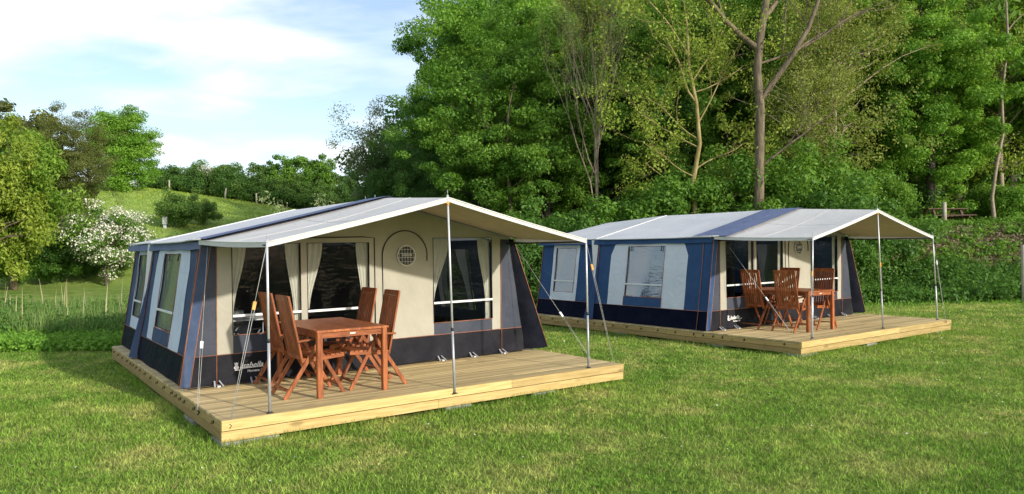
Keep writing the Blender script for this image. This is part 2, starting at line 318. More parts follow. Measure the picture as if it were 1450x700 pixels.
def ground_mat():
    m, nt, out = newmat('lawn and meadow'); c, g = grass_nodes(nt, .95)
    sp = N(nt,'ShaderNodeSeparateXYZ'); nt.links.new(g.outputs['Position'], sp.inputs[0])
    # brown leaf litter on the bank and under the wood
    def rng(src, a, b, lo=0, hi=1):
        r = N(nt,'ShaderNodeMapRange'); nt.links.new(src, r.inputs[0]); r.inputs[1].default_value=a; r.inputs[2].default_value=b; r.inputs[3].default_value=lo; r.inputs[4].default_value=hi; return r.outputs[0]
    def mul(a,b,op='MULTIPLY'):
        n = N(nt,'ShaderNodeMath', operation=op, use_clamp=True); nt.links.new(a,n.inputs[0]); nt.links.new(b,n.inputs[1]); return n.outputs[0]
    inx = rng(sp.outputs[0], -9, -5); k = mul(inx, rng(sp.outputs[1], 25.6, 27.5))
    nn = N(nt,'ShaderNodeTexNoise', i_Scale=.8, i_Detail=6.0); nt.links.new(g.outputs['Position'], nn.inputs['Vector'])
    flat = mul(rng(sp.outputs[1], 32, 33.2), rng(sp.outputs[1], 38, 36.5)); fl2 = mul(flat, rng(nn.outputs[0], .62, .52))
    inv = N(nt,'ShaderNodeMath', operation='SUBTRACT', use_clamp=True); nt.links.new(k, inv.inputs[0]); nt.links.new(fl2, inv.inputs[1])
    lc, _ = noisecol(nt, (.045,.05,.02), (.19,.135,.08), 3.0, 8)
    mx = N(nt,'ShaderNodeMixRGB'); nt.links.new(inv.outputs[0], mx.inputs[0]); nt.links.new(c, mx.inputs[1]); nt.links.new(lc, mx.inputs[2])
    # lighter long grass of the meadow on the hill
    md = mul(rng(sp.outputs[1], 40, 50), rng(sp.outputs[0], -6, -12))
    mc, _ = noisecol(nt, (.21,.34,.065), (.33,.44,.11), .5, 9)
    m2 = N(nt,'ShaderNodeMixRGB'); nt.links.new(md, m2.inputs[0]); nt.links.new(mx.outputs[0], m2.inputs[1]); nt.links.new(mc, m2.inputs[2])
    p = N(nt,'ShaderNodeBsdfPrincipled'); p.inputs['Roughness'].default_value=.95; p.inputs['Specular IOR Level'].default_value=.1
    nt.links.new(m2.outputs[0], p.inputs['Base Color'])
    bn = N(nt,'ShaderNodeTexNoise', i_Scale=9.0, i_Detail=8.0, i_Roughness=.7); nt.links.new(g.outputs['Position'], bn.inputs['Vector'])
    nt.links.new(bump(nt, bn.outputs[0], .9, .12), p.inputs['Normal']); nt.links.new(p.outputs[0], out.inputs[0]); return m
go = npmesh('ground', V, F, ground_mat(), np.zeros(len(F))); go['kind'] = 'structure'
go.data.polygons.foreach_set('use_smooth', [True]*len(go.data.polygons))

# ------------------------------------------------------------------ decks
DN = ((-3.095, 7.906, 0), .623)
DF = ((5.217, 13.484, 0), .629)
DL, DW = 5.83, 7.95
def make_deck(frame, label, group):
    d = empty('timber_deck', frame[0], frame[1], label, 'deck', group)
    mb = MB(); v = .012; i = 0
    while v < DW-.1:
        j = random.uniform(-.012, .012)
        # each course is two or three boards end to end
        cuts = [-.028+j*.3] + sorted(random.uniform(1.2, 4.6) for _ in range(1)) + [DL-.002+j*.3]
        for a, b2 in zip(cuts[:-1], cuts[1:]): mb.box(a+.002, b2-.002, v, v+.115, -.028, random.uniform(-.0015, .0015))
        v += .122
    mb.build('deck_boards', M['deck'], d)
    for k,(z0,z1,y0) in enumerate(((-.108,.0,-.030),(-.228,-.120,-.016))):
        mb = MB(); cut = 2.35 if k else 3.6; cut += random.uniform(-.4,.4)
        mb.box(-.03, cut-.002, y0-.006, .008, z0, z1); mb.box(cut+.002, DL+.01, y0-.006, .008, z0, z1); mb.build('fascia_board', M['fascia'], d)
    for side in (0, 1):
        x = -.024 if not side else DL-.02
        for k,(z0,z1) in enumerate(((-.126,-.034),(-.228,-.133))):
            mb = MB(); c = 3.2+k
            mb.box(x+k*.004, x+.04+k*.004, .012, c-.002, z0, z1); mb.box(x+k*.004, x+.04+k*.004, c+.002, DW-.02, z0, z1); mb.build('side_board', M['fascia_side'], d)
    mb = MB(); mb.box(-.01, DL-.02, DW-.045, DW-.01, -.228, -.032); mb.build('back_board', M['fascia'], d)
    mb = MB()
    for u in (1.2, 2.4, 3.6, 4.8): mb.box(u, u+.045, .02, DW-.06, -.2, -.031)
    mb.build('joists', M['fascia_side'], d)
    # pegging eyes screwed to the side board
    for vv in [.32, 1.2, 1.72, 1.95, 2.2, 2.45, 2.95, 3.45, 3.95, 4.4, 4.85, 5.2, 5.5, 5.75, 6.1, 6.6, 7.1, 7.6]:
        mb = MB(); mb.box(-.032, -.0245, vv-.012, vv+.012, -.085, -.05)
        mb.tube([(-.034, vv, -.07), (-.048, vv, -.058), (-.054, vv, -.076), (-.046, vv, -.088), (-.034, vv, -.084)], .005, 5)
        mb.build('peg_hook', M['black'], d)
    return d
deckN = make_deck(DN, 'pine deck nearest the camera carrying the weathered blue tent', 'timber decks under the tents')
deckF = make_deck(DF, 'pine deck farther right carrying the bright blue tent', 'timber decks under the tents')
def wpt(fr, u, v, w): 
    c,s = math.cos(fr[1]), math.sin(fr[1]); return (fr[0][0]+u*c-v*s, fr[0][1]+u*s+v*c, w)
def block(fr, u, v, lu, lv, top, label, grp):
    mb = MB(); x=lu/2; y=lv/2
    mb.v=[]; mb.box(-x,x,-y,y,-.19,0)
    o = mb.build('concrete_block', M['concrete'], None); o.location = wpt(fr,u,v,top); o.rotation_euler=(0,0,fr[1])
    md = o.modifiers.new('b','BEVEL'); md.width=.008; md.segments=2
    tag(o, label, 'concrete block', grp)
gN = 'concrete blocks carrying the near deck'; gF = 'concrete blocks carrying the far deck'
block(DN, .27, .16, .62, .40, -.2325, 'grey concrete slab under the front left corner of the near deck', gN)
block(DN, 2.9, .16, .40, .40, -.2325, 'grey concrete slab under the middle of the near deck front', gN)
block(DN, 4.3, .16, .40, .40, -.2325, 'grey concrete slab under the right part of the near deck front', gN)
block(DN, .14, 1.5, .36, .5, -.2325, 'grey concrete slab under the left side of the near deck', gN)
block(DF, .2, .15, .5, .4, -.2325, 'grey concrete slab under the front left corner of the far deck', gF)
block(DF, 2.4, .16, .40, .40, -.2325, 'grey concrete slab under the middle of the far deck front', gF)
block(DF, 5.3, .16, .40, .40, -.2325, 'grey concrete slab under the right end of the far deck front', gF)
block(DF, .16, 1.9, .4, .4, -.2325, 'grey concrete slab under the left side of the far deck near its corner', gF)
block(DF, .16, 4.6, .4, .4, -.2325, 'grey concrete slab midway under the left side of the far deck', gF)

# ------------------------------------------------------------------ tents
UC = 2.83; TF = 2.17; TB = 8.0; VB = 5.66; EV = 1.93; RG = 2.57
def uL(w, inset=0): return .06 + .30*w/EV + inset
def uR(w, inset=0): return 5.60 - .30*w/EV - inset
def text_mesh(parent, txt, loc, rot, size, shear=.25, bold=0):
    cu = bpy.data.curves.new('lettering','FONT'); cu.body = txt; cu.size = size; cu.shear = shear; cu.extrude = .0015; cu.offset = bold; cu.resolution_u = 3
    t = bpy.data.objects.new('lettering', cu); col.objects.link(t); bpy.context.view_layer.update()
    me = bpy.data.meshes.new_from_object(t.evaluated_get(bpy.context.evaluated_depsgraph_get())); col.objects.unlink(t); bpy.data.objects.remove(t)
    me.materials.clear(); me.materials.append(M['logo']); o = bpy.data.objects.new('lettering', me); col.objects.link(o); o.parent = parent; o.location = loc; o.rotation_euler = rot
    return o
def wob(a, b, amp=.006): return amp*(math.sin(a*5.1+b*2.3)+.6*math.sin(a*2.2-b*6.7)+.4*math.sin(a*11+b*3))
def curtain(parent, name, top0, top1, bot0, bot1, w_tie, zt, zb, mat, fr):
    """hanging sheet with folds: full width at the top, drawn in at the tie, fr(s, depth, z)->point"""
    mb = MB(); n = 26
    def fn(s, t):
        z = zt+(zb-zt)*t
        k = sst(0, 1, min(1, t/max(.05, (zt-w_tie)/(zt-zb))))
        a = top0+(bot0-top0)*k; b = top1+(bot1-top1)*k; x = a+(b-a)*s
        return fr(x, .05+.012*math.sin(s*6.28*3.2+t*1.5)*(1-.3*k), z)
    mb.grid(fn, 0, 1, 0, 1, n, 14); return mb.build(name, mat, parent)
def make_tent(frame, near, label):
    nav = M['navy_near'] if near else M['navy_far']; ice = M['ice_near'] if near else M['ice_far']
    T = empty('tent', frame[0], frame[1], label, 'tent', 'awning tents with open fronts on timber decks')
    # ---- front wall, in (u, w)
    def fw(u, w, off=0): 
        k = (w/EV) if w < EV else 1.0
        left = .06+.30*k; right = 5.60-.30*k
        if u < .5: u = left + (u-.06)/(.5-.06)*(.5-left)
        elif u > 5.16: u = right - (5.60-u)/(5.60-5.16)*(right-5.16)
        return (u, TF-off+wob(u, w, .005), w)
    def ridge_z(u, v):                                     # roof surface over the tent
        e = EV+.02; base = RG if v < 5.9 else RG-(v-5.9)*.055
        a = 1-abs(u-UC)/(UC-.25); z = e+(base-e)*max(0, a)
        return z
    W1 = (.69, 1.64, .66, 1.90); W2 = (1.74, 2.70, .66, 1.90); W3 = (3.81, 4.94, .60, 1.96)
    def region(name, mat, u0, u1, w0, w1, holes=(), off=0):
        mb = MB(); mb.grid(lambda a,b: fw(a,b,off), u0, u1, w0, w1, max(2,int((u1-u0)/.12)), max(2,int((w1-w0)/.14)), holes); return mb.build(name, mat, T)
    region('front_skirt', M['skirt_front'], .06, 5.60, .012, .41)
    region('corner_panel', M['slate'], .06, .47, .41, EV)
    region('corner_panel', M['slate'], 5.12, 5.60, .41, EV)
    wl = region('front_wall', M['beige'], .47, 5.12, .41, 1.99, [W1, W2, W3, (.69,1.64,.41,.66), (1.74,2.70,.41,.66), (3.81,4.94,.41,.60)])
    region('window_base', M['slate'], .69, 1.64, .41, .66); region('window_base', M['slate'], 1.74, 2.70, .41, .66); region('window_base', M['slate'], 3.81, 4.94, .41, .60)
    mb = MB()                                              # gable above
    def gb(s, t):
        u = .36+(5.30-.36)*s; z0 = 1.99 if .47 <= u <= 5.12 else EV; zt = max(z0+.001, ridge_z(u, TF)-.006); return (u, TF, z0+(zt-z0)*t)
    mb.grid(gb, 0, 1, 0, 1, 44, 4); mb.build('gable', M['beige'], T)
    for (a,b,c,d) in (W1, W2, W3):
        mb = MB(); mb.grid(lambda s,t: fw(s,t,-.012), a, b, c, d, 8, 8); w_ = mb.build('window', M['pane'], T)
        mb = MB(); mb.beam((a,TF-.008,.92),(b,TF-.008,.925),.02,.034); mb.build('window_bar', M['white'], w_)
        mb = MB(); mb.tube([(a,TF-.008,c),(b,TF-.008,c)],.007,5); mb.build('window_piping', M['piping'], w_)
        mb = MB(); mb.tube([(a,TF-.006,c),(a,TF-.006,d),(b,TF-.006,d),(b,TF-.006,c)],.006,5); mb.build('window_zip', M['black'], w_)
    frc = lambda x, d, z: (x, TF+.02+d, z)
    for t0,t1,b0,b1,tie,zt,zb in ((.68,.90,.68,.72,.9,1.9,.66),(1.44,1.64,1.56,1.66,.9,1.9,.67),(1.73,2.0,1.73,1.79,.9,1.9,.95),(2.52,2.72,2.62,2.72,.9,1.9,.67),
                                  (3.80,4.16,3.80,3.86,.9,1.95,.6),(4.70,4.95,4.85,4.95,.9,1.95,.6)):
        if not near: t1 = t0+(t1-t0)*.45 if t0 in (.68,1.73,3.80) else t1; t0 = t1-(t1-t0)*.4 if t0 in (1.44,2.52,4.70) else t0
        curtain(T, 'curtain', t0, t1, b0, b1, tie, zt, zb, M['curtain'], frc)
    # piping and zips on the front
    mb = MB()
    mb.tube([fw(.06,.41,.008), fw(2.8,.41,.008), fw(5.6,.41,.008)], .006, 5)
    for u in (.47, 5.12): mb.tube([fw(u,.02,.008), fw(u,1.0,.008), fw(u,EV,.008)], .007, 5)
    mb.build('front_piping', M['piping'], T)
    mb = MB(); mb.tube([(2.79,TF-.01,.42),(2.79,TF-.01,1.0),(2.79,TF-.01,1.97),(2.60,TF-.01,1.985),(1.0,TF-.01,1.97)], .009, 5); mb.build('zip', M['black'], T)
    # door with arched zip and round vent
    mb = MB(); pts = [(2.92,TF-.009,.45),(2.92,TF-.009,1.0),(2.92,TF-.009,1.68)]
    for k in range(1, 20):
        a = math.pi-math.pi*k/19*.98; pts.append((3.31+.39*math.cos(a), TF-.009, 1.69+.39*math.sin(a)))
    pts.append((3.695,TF-.009,1.60)); mb.tube(pts, .0095, 6); dz = mb.build('door_zip', M['black'], T)
    mb = MB(); n = 32
    mb.add([(3.33,TF-.008,1.69)]+[(3.33+.15*math.cos(6.2832*k/n),TF-.008,1.69+.15*math.sin(6.2832*k/n)) for k in range(n)], [(0,1+(k+1)%n,1+k) for k in range(n)])
    vent = mb.build('vent', M['black'], T)
    mb = MB(); mb.tube([(3.33+.155*math.cos(6.2832*k/n),TF-.012,1.69+.155*math.sin(6.2832*k/n)) for k in range(n+1)], .010, 6, cap=False); mb.build('vent_ring', M['hem'], vent)
    mb = MB()
    for k in range(-2,4):
        x = (k-.5)*.05; h = math.sqrt(max(0,.15**2-x*x)); mb.tube([(3.33+x,TF-.012,1.69-h),(3.33+x,TF-.012,1.69+h)],.0032,4)
    for zz in (-.095,-.03,.035,.098):
        h = math.sqrt(.15**2-zz*zz); mb.tube([(3.33-h,TF-.0125,1.69+zz),(3.33+h,TF-.0125,1.69+zz)],.0032,4)
    mb.build('vent_mesh', M['white'], vent)
    text_mesh(vent, 'Isabella', (3.25,TF-.017,1.683), (math.pi/2,0,0), .06)
    # print on the skirt
    lo = text_mesh(T, 'Isabella', (.775,TF-.02,.205), (math.pi/2,0,0), .105, .38, .002)
    text_mesh(T, 'Horsens 325', (.87,TF-.02,.145), (math.pi/2,0,0), .048, .1, .001)
    mb = MB()
    def poly(pts):
        pts = [(.735+(x-.735)*.62, .2+(z-.2)*.62) for x,z in pts]
        mb.add([(x,TF-.018,z) for x,z in pts]+[(x,TF-.016,z) for x,z in pts], [tuple(range(len(pts))), tuple(range(2*len(pts)-1,len(pts)-1,-1))])
    poly([(.72+.055*math.cos(a*.5236)*1.0,.23+.045*math.sin(a*.5236)) for a in range(12)])
    poly([(.695,.26),(.745,.26),(.755,.31),(.765,.345),(.738,.325),(.72,.355),(.70,.325),(.675,.345),(.685,.31)])
    poly([(.69,.165),(.80,.165),(.83,.185),(.68,.185)]); poly([(.80,.196),(1.45,.205),(1.45,.213),(.80,.206)])
    mb.build('emblem', M['logo'], T)
    # pegging straps along the front bottom and sill strip
    mb = MB(); mb.grid(lambda a,b: (a, TF-b, .006+.01*abs(math.sin(a*3.1))*b/.09), .1, 5.55, 0, .09, 40, 1); mb.build('mud_flap', M['floor_sheet'], T)
    for u in (.47, .95, 3.9, 4.5, 5.1):
        mb = MB(); mb.beam((u-.03,TF-.01,.07),(u-.05,TF-.12,.006),.02,.004); mb.beam((u+.03,TF-.01,.07),(u+.06,TF-.12,.006),.02,.004); mb.box(u-.02,u+.02,TF-.13,TF-.02,.001,.02); mb.build('peg_strap', M['alu'] , T)
    # ---- side walls, in (v, w)
    for side in (0, 1):
        def sw(v, w, off=0, rear=False):
            ins = (.09 if rear else 0); sag = .012*math.sin(max(0,min(1,w/EV))*math.pi) + wob(v, w, .006)
            return (uL(w, ins)-off+sag, v, w) if not side else (uR(w, ins)+off-sag, v, w)
        nm = 'side_wall'
        def reg(name, mat, v0, v1, w0, w1, holes=(), off=0, rear=False, remap=None):
            mb = MB()
            f = (lambda a,b: sw(a, remap(a,b) if remap else b, off, rear))
            mb.grid(f, v0, v1, w0, w1, max(2,int((v1-v0)/.12)), max(2,int((w1-w0)/.12)), holes); return mb.build(name, mat, T)
        reg('side_skirt', M['skirt_side'], TF, VB, .012, .40); reg('side_skirt', M['skirt_side'], VB, TB, .012, .40, rear=True)
        w3, w4 = (3.52, 4.66, .63, 1.77), (6.60, 7.40, .62, 1.75)
        reg(nm, nav, TF, VB, .40, EV, [w3]); reg(nm, nav, VB, TB, .40, EV, [w4], rear=True)
        def round_top(v0, v1, top, r):
            def f(a, b):
                if b < top-.4: return b
                d = min(a-v0, v1-a); h = top if d >= r else top-r+math.sqrt(max(0, r*r-(r-d)**2))
                return (top-.4)+(b-(top-.4))*(h-(top-.4))/.4
            return f
        reg('light_panel', ice, 2.85, 5.22, .405, 1.87, [w3], .008, False, round_top(2.85, 5.22, 1.87, .30))
        reg('light_panel', ice, 6.48, 7.52, .405, 1.85, [w4], .008, True)
        reg('lower_panel', nav, 3.5, 4.68, .41, .62, off=.014)
        for (a,b,c,d), rr in ((w3, False), (w4, True)):
            mb = MB(); mb.grid(lambda s,t: sw(s,t,-.01,rr), a, b, c, d, 8, 8); w_ = mb.build('window', M['pane_side'], T)
            for (p,q) in (((a,.90),(b,.90)),):
                mb = MB(); mb.beam(sw(*p,.012,rr), sw(*q,.012,rr), .02, .035); mb.build('window_bar', M['white'], w_)
            mb = MB(); mb.tube([sw(a,c,.012,rr), sw(a,d,.012,rr), sw(b,d,.012,rr), sw(b,c,.012,rr), sw(a,c,.012,rr)], .006, 5); mb.build('window_piping', M['piping'], w_)
            if not rr:
                mb = MB()
                for vv in (a+.1, b-.1): mb.tube([sw(vv,d+.01,.016), sw(vv,d-.10,.022)], .010, 5); mb.tube([sw(vv-.03,d-.10,.02), sw(vv+.03,d-.10,.02)], .006, 4)
                mb.build('roller_strap', M['black'], w_)
            sgn = 1 if not side else -1
            fr2 = lambda x, dd, z: ((uL(z, .09 if rr else 0)+.03+dd) if not side else (uR(z, .09 if rr else 0)-.03-dd), x, z)
            if rr:
                curtain(T, 'curtain', a-.02, a+.26, a-.02, a+.10, .9, d, c, M['curtain_grey'], fr2); curtain(T, 'curtain', b-.26, b+.02, b-.10, b+.02, .9, d, c, M['curtain_grey'], fr2)
            elif side:
                curtain(T, 'curtain', a-.02, a+.30, a-.02, a+.12, .9, d, c, M['curtain_grey'], fr2); curtain(T, 'curtain', b-.30, b+.02, b-.12, b+.02, .9, d, c, M['curtain_grey'], fr2)
        # return between the two sections
        mb = MB(); mb.grid(lambda s,t: ((uL(t)+.09*s) if not side else (uR(t)-.09*s), VB, t), 0, 1, .01, EV, 1, 8); mb.build('step_panel', nav, T)
        mb = MB()
        for vv, rr in ((2.45,False),(VB,False),(TB-.01,True)): mb.tube([sw(vv,.01,.014,rr), sw(vv,.7,.014,rr), sw(vv,1.3,.014,rr), sw(vv,EV,.014,rr)], .008, 5)
        mb.tube([sw(TF,.402,.012), sw(VB,.402,.012)], .005, 5); mb.tube([sw(VB,.402,.012,True), sw(TB,.402,.012,True)], .005, 5)
        mb.tube([sw(3.5,.618,.018), sw(4.68,.618,.018)], .006, 5); mb.tube([sw(3.5,.42,.018), sw(3.5,.62,.018)], .005, 5); mb.tube([sw(4.68,.42,.018), sw(4.68,.62,.018)], .005, 5)
        mb.build('side_piping', M['piping'], T)
        # tapering white rain gusset and the navy skirt flare at the section joint
        off = -1 if not side else 1
        ux = (uL if not side else uR)
        mb = MB(); mb.grid(lambda s,t: (ux(t)+off*(.02+.05*s*(t-.8)/1.1), VB+.04+.20*s*max(0,(t-.8)/1.13), t), 0, 1, .8, EV+.01, 3, 8); mb.build('rain_gusset', M['hem'], T)
        mb = MB(); mb.grid(lambda s,t: (ux(t)+off*(.02+.10*(1-t/1.3)*math.sin(s*3.14)), VB-.02+.34*s*max(.02,(1-t/1.3)), t), 0, 1, .03, 1.3, 6, 8); mb.build('joint_flare', nav, T)
        # eave valance
        mb = MB(); mb.grid(lambda s,t: (ux(EV)+off*(.05+.02*t), s, EV+.005-.10*t-.012*abs(math.sin(s*3.14/1.2))*t), TF+.02, TB+.03, 0, 1, 50, 2)
        mb.build('eave_valance', M['band'] if near else nav, T)
    # back wall
    mb = MB(); mb.grid(lambda s,t: ((uL(min(t,1)*EV,.09))*(1-s)+uR(min(t,1)*EV,.09)*s, TB, t*EV+ (0 if t < 1 else 0)), 0, 1, .006, 1, 20, 8)
    mb.grid(lambda s,t: (.45+4.76*s, TB, EV+t*(ridge_z(.45+4.76*s, TB)-EV-.005)), 0, 1, 0, 1, 20, 2); mb.build('back_wall', nav, T)
    # ---- awning
    def ag(s, t):                                          # t: 0 at the frame, 1 at the front poles
        v = 2.12+(.04-2.12)*t; u0 = .26+(.50-.26)*t; u1 = 5.40+(5.19-5.40)*t; u = u0+(u1-u0)*s
        e = EV+.02+(1.895-EV-.02)*t; r = RG+.006+(2.45-RG-.006)*t; a = 1-abs(s-.5)*2; z = e+(r-e)*a
        return (u, v, z-.045*math.sin(math.pi*t)*math.sin(math.pi*min(1,a*1.0))-.012*math.sin(math.pi*t)*(1-a) - .012*math.sin(math.pi*a)*t)
    # roof: pale canvas with a blue band over the front frame
    def rf(u, v):
        e = .25 if v < VB+.05 else .30
        uu = e+(2*UC-2*e)*u; z = ridge_z(uu, v)
        frame = min(abs(v-2.2), abs(v-5.75), abs(v-TB)); s_ = .035*min(1, frame/1.2)*math.sin(min(1,2*min(u,1-u))*math.pi*.9+.2)
        if v < 2.2: s_ *= .5
        return (uu, v, z-s_+(.004 if v > 2.7401 else .016 if v < 2.7399 else .012))
    for name, mat, v0, v1, n in (('roof', M['roof'], 2.74, TB+.06, 40), ('roof_band', M['band'], 1.76, 2.74, 8)):
        mb = MB(); mb.grid(rf, 0, 1, v0, v1, 36, n); mb.build(name, mat, T)
    mb = MB()
    for f_ in (.25, .75): mb.tube([tuple(np.add(ag(f_, k/12),(0,0,.002))) for k in range(13)], .0035, 4)
    mb.tube([tuple(np.add(ag(k/30, .5),(0,0,.002))) for k in range(31)], .0035, 4)
    mb.build('awning_seam', M['awning'], T)
    mb = MB(); mb.tube([tuple(np.add(rf(k/24, 5.75),(0,0,.004))) for k in range(25)], .011, 5); mb.build('roof_seam', M['hem'], T)
    mb = MB()
    for e in (0, 1): mb.tube([tuple(np.add(rf(e, v),(0,0,-.003))) for v in np.linspace(2.0, TB+.06, 12)], .012, 6)
    mb.build('roof_edge', M['hem'], T)
    mb = MB(); mb.grid(ag, 0, 1, 0, 1, 40, 20); mb.build('awning', M['awning'], T)
    mb = MB(); mb.grid(lambda s,t: tuple(np.add(ag(s,t),(0,0,-.005))), .002, .998, 0, .998, 40, 20); mb.build('awning_lining', M['lining'], T)
    mb = MB(); mb.grid(lambda s,t: tuple(np.add(ag(s,1),(0,-.006*t,-.055*t))), 0, 1, 0, 1, 40, 1)
    for e in (0,1): mb.grid(lambda s,t: tuple(np.add(ag(e,s),((-.004,.004)[e]*t,0,-(.055+.006*math.sin(s*math.pi))*t))), 0, 1, 0, 1, 12, 1)
    mb.build('awning_valance', M['awning'], T)
    mb = MB(); mb.tube([tuple(np.add(ag(k/40,1),(0,-.006,0))) for k in range(41)], .009, 5); mb.tube([ag(0,k/12) for k in range(13)], .008, 5); mb.tube([ag(1,k/12) for k in range(13)], .008, 5); mb.build('awning_hem', M['hem'], T)
    for rp_ in ([(UC,TF+.02,RG-.03),(UC,.06,2.415)], [(5.20,.06,1.86),(5.26,TF,1.86)], [(.50,.06,1.86),(.40,TF,1.87)]):
        mb = MB(); mb.tube(rp_, .013, 8); mb.build('awning_rod', M['black'], T)
    mb = MB()
    mb.tube([(.40,TF+.05,.02),(.62,TF+.05,1.88),(UC,TF+.05,RG-.03),(5.04,TF+.05,1.88),(5.26,TF+.05,.02)], .013, 8)
    for v in (5.72, 7.9): mb.tube([(.45,v,.02),(.6,v,1.88),(UC,v,ridge_z(UC,v)-.04),(5.06,v,1.88),(5.2,v,.02)], .013, 8)
    mb.build('tent_frame', M['steel'], T)
    # awning poles
    b = .03 if near else .15
    for k,(u, v, z0, z1) in enumerate(((.50, b, 0, 1.89), (UC+.01, -.045 if near else .10, -.07 if near else 0, 2.45), (5.19, b, 0, 1.89))):
        if not near: u = u+.1+.15*k
        top = (.50, UC, 5.19)[k]
        mb = MB(); mid = .80; ptop = Vector((top, .045, z1)); p0 = Vector((u, v, z0)); pm = p0.lerp(ptop, mid/z1)
        mb.tube([pm, ptop+Vector((0,0,.035))], .014, 8); pole = mb.build('awning_pole', M['alu'], T)
        mb = MB(); mb.tube([p0, pm], .017, 8); mb.build('lower_tube', M['steel'] if near else M['alu'], pole)
        mb = MB(); mb.tube([pm+Vector((0,0,-.02)), pm+Vector((0,0,.02))], .020, 8); mb.tube([p0, p0+Vector((0,0,.02))], .022, 8); mb.box(p0.x-.035,p0.x+.035,p0.y-.02,p0.y+.02,z0+.0005,z0+.008); mb.build('pole_clamp', M['black'], pole)
        mb = MB(); mb.tube([ptop+Vector((0,0,.035)), ptop+Vector((0,0,.10))], .004, 5); mb.build('pole_pin', M['steel'], pole)
    mb = MB(); mb.tube([(UC,.045,2.35),(UC,.045,2.40)], .024, 8); mb.build('ridge_knob', M['orange'], T)
    for v in (2.2, 2.55): mb = MB(); mb.tube([(UC,v,RG),(UC,v,RG+.06)], .004, 5); mb.build('frame_pin', M['steel'], T)
    # storm flaps at the front corners
    mb = MB(); mb.grid(lambda s,t: (uR(t)+s*(.05+.42*(1-t/EV)), TF-.01-.10*math.sin(s*3.0)*(1-t/EV)-.05*s, t), 0, 1, .03, EV, 8, 12); mb.build('storm_flap', M['flap'], T)
    mb = MB(); mb.grid(lambda s,t: (uL(t)-.06+s*.13, TF-.012-.006*math.sin(s*9), t), 0, 1, .02, EV, 5, 12); mb.build('corner_strip', nav, T)
    mb = MB()
    for s_ in (0,1): mb = MB(); mb.tube([(uL(t)-.06+s_*.13, TF-.014, t) for t in (.02,.7,1.3,EV)], .007, 5); mb.build('corner_piping', M['piping'], T)
    mb = MB(); mb.tube([(uR(t)+.05+.42*(1-t/EV), TF-.08, t) for t in (.04,.7,1.3,EV)], .007, 5); mb.build('flap_piping', M['piping'], T)
    # rolled door canvas tied under the roof corner
    # guy lines: name, points, slider
    gl = []
    if near:
        gl += [([(.50,.045,1.88),(.30,.012,.80),(.05,-.03,-.06)], .35, True), ([(.34,2.0,1.86),(.02,1.0,-.02),(-.05,.95,-.07)], .62, False),
               ([(5.19,.045,1.88),(5.52,-.25,.8),(5.72,.02,-.10)], .2, True), ([(5.30,2.0,1.85),(5.70,1.35,.7),(5.84,.62,-.09)], .6, False)]
    else:
        gl += [([(.60,2.0,1.72),(.75,1.4,.9),(1.05,.9,.02)], .62, False), ([(.50,.045,1.88),(.42,.03,.9),(.34,.02,.01)], .35, True),
               ([(5.19,.045,1.88),(5.35,-.05,.8),(5.5,-.07,-.02)], .3, False), ([(UC,.045,2.40),(UC+.1,.03,1.2),(UC+.14,.02,.01)], .45, True)]
    for pts, k, orange in gl:
        A = Vector(pts[0]); B = Vector(pts[2]); S_ = A.lerp(B, k); d = (B-A).normalized()
        mb = MB(); mb.tube([A, S_], .0035, 4)
        off2 = Vector((.014, 0, 0)); mb.tube([S_+off2, B+off2*.4], .003, 4); mb.tube([S_-off2, B-off2*.4], .003, 4)
        g_ = mb.build('guy_line', M['rope'], T)
        mb = MB(); mb.beam(S_-d*.045, S_+d*.045, .036, .02, (0,1,0)); mb.build('tensioner', M['orange'] if orange else M['white'], g_)
        mb = MB(); mb.tube([B+Vector((0,0,.02)), B+Vector((.02,0,-.0)), B+Vector((.0,0,-.03))], .009, 5); mb.build('peg', M['black'], g_)
    # interior: groundsheet and sleeping cabins
    mb = MB(); mb.grid(lambda a,b: (a, b, .006), .15, 5.5, TF+.05, TB-.05, 4, 4); mb.build('groundsheet', M['floor_sheet'], T)
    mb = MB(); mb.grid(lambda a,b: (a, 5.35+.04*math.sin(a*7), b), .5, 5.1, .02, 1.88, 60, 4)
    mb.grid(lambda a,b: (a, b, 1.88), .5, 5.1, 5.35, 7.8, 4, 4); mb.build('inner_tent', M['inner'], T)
    return T
tentN = make_tent(DN, True, 'weathered navy and beige tent with a pale awning on the near deck')
tentF = make_tent(DF, False, 'bright blue and beige tent with a white roof on the far deck')

# things standing inside the tents
def camp_chair(fr, u, v, rz, label):
    e = empty('camping_chair', wpt(fr,u,v,.008), fr[1]+rz, label, 'camping chair', 'black camping chairs inside the tents')
    mb = MB(); mb.beam((-.24,0,.43),(.24,0,.45),.48,.03); mb.build('seat', M['black'], e)
    mb = MB(); mb.beam((-.24,0,.45),(-.36,0,1.08),.46,.03,(1,0,0)); mb.build('backrest', M['black'], e)
    for y in (-.25,.25):
        mb = MB(); mb.tube([(-.28,y,0),(.2,y,.64)],.011,6); mb.build('leg', M['steel'], e)
        mb = MB(); mb.tube([(.28,y,0),(-.2,y,.62)],.011,6); mb.build('leg', M['steel'], e)
        mb = MB(); mb.beam((-.26,y,.64),(.22,y,.65),.04,.02); mb.build('armrest', M['black'], e)
camp_chair(DN, .98, 3.0, .4, 'black folding chair seen through the left window of the near tent')
camp_chair(DF, 1.2, 3.1, .4, 'black folding chair seen through the left window of the far tent')
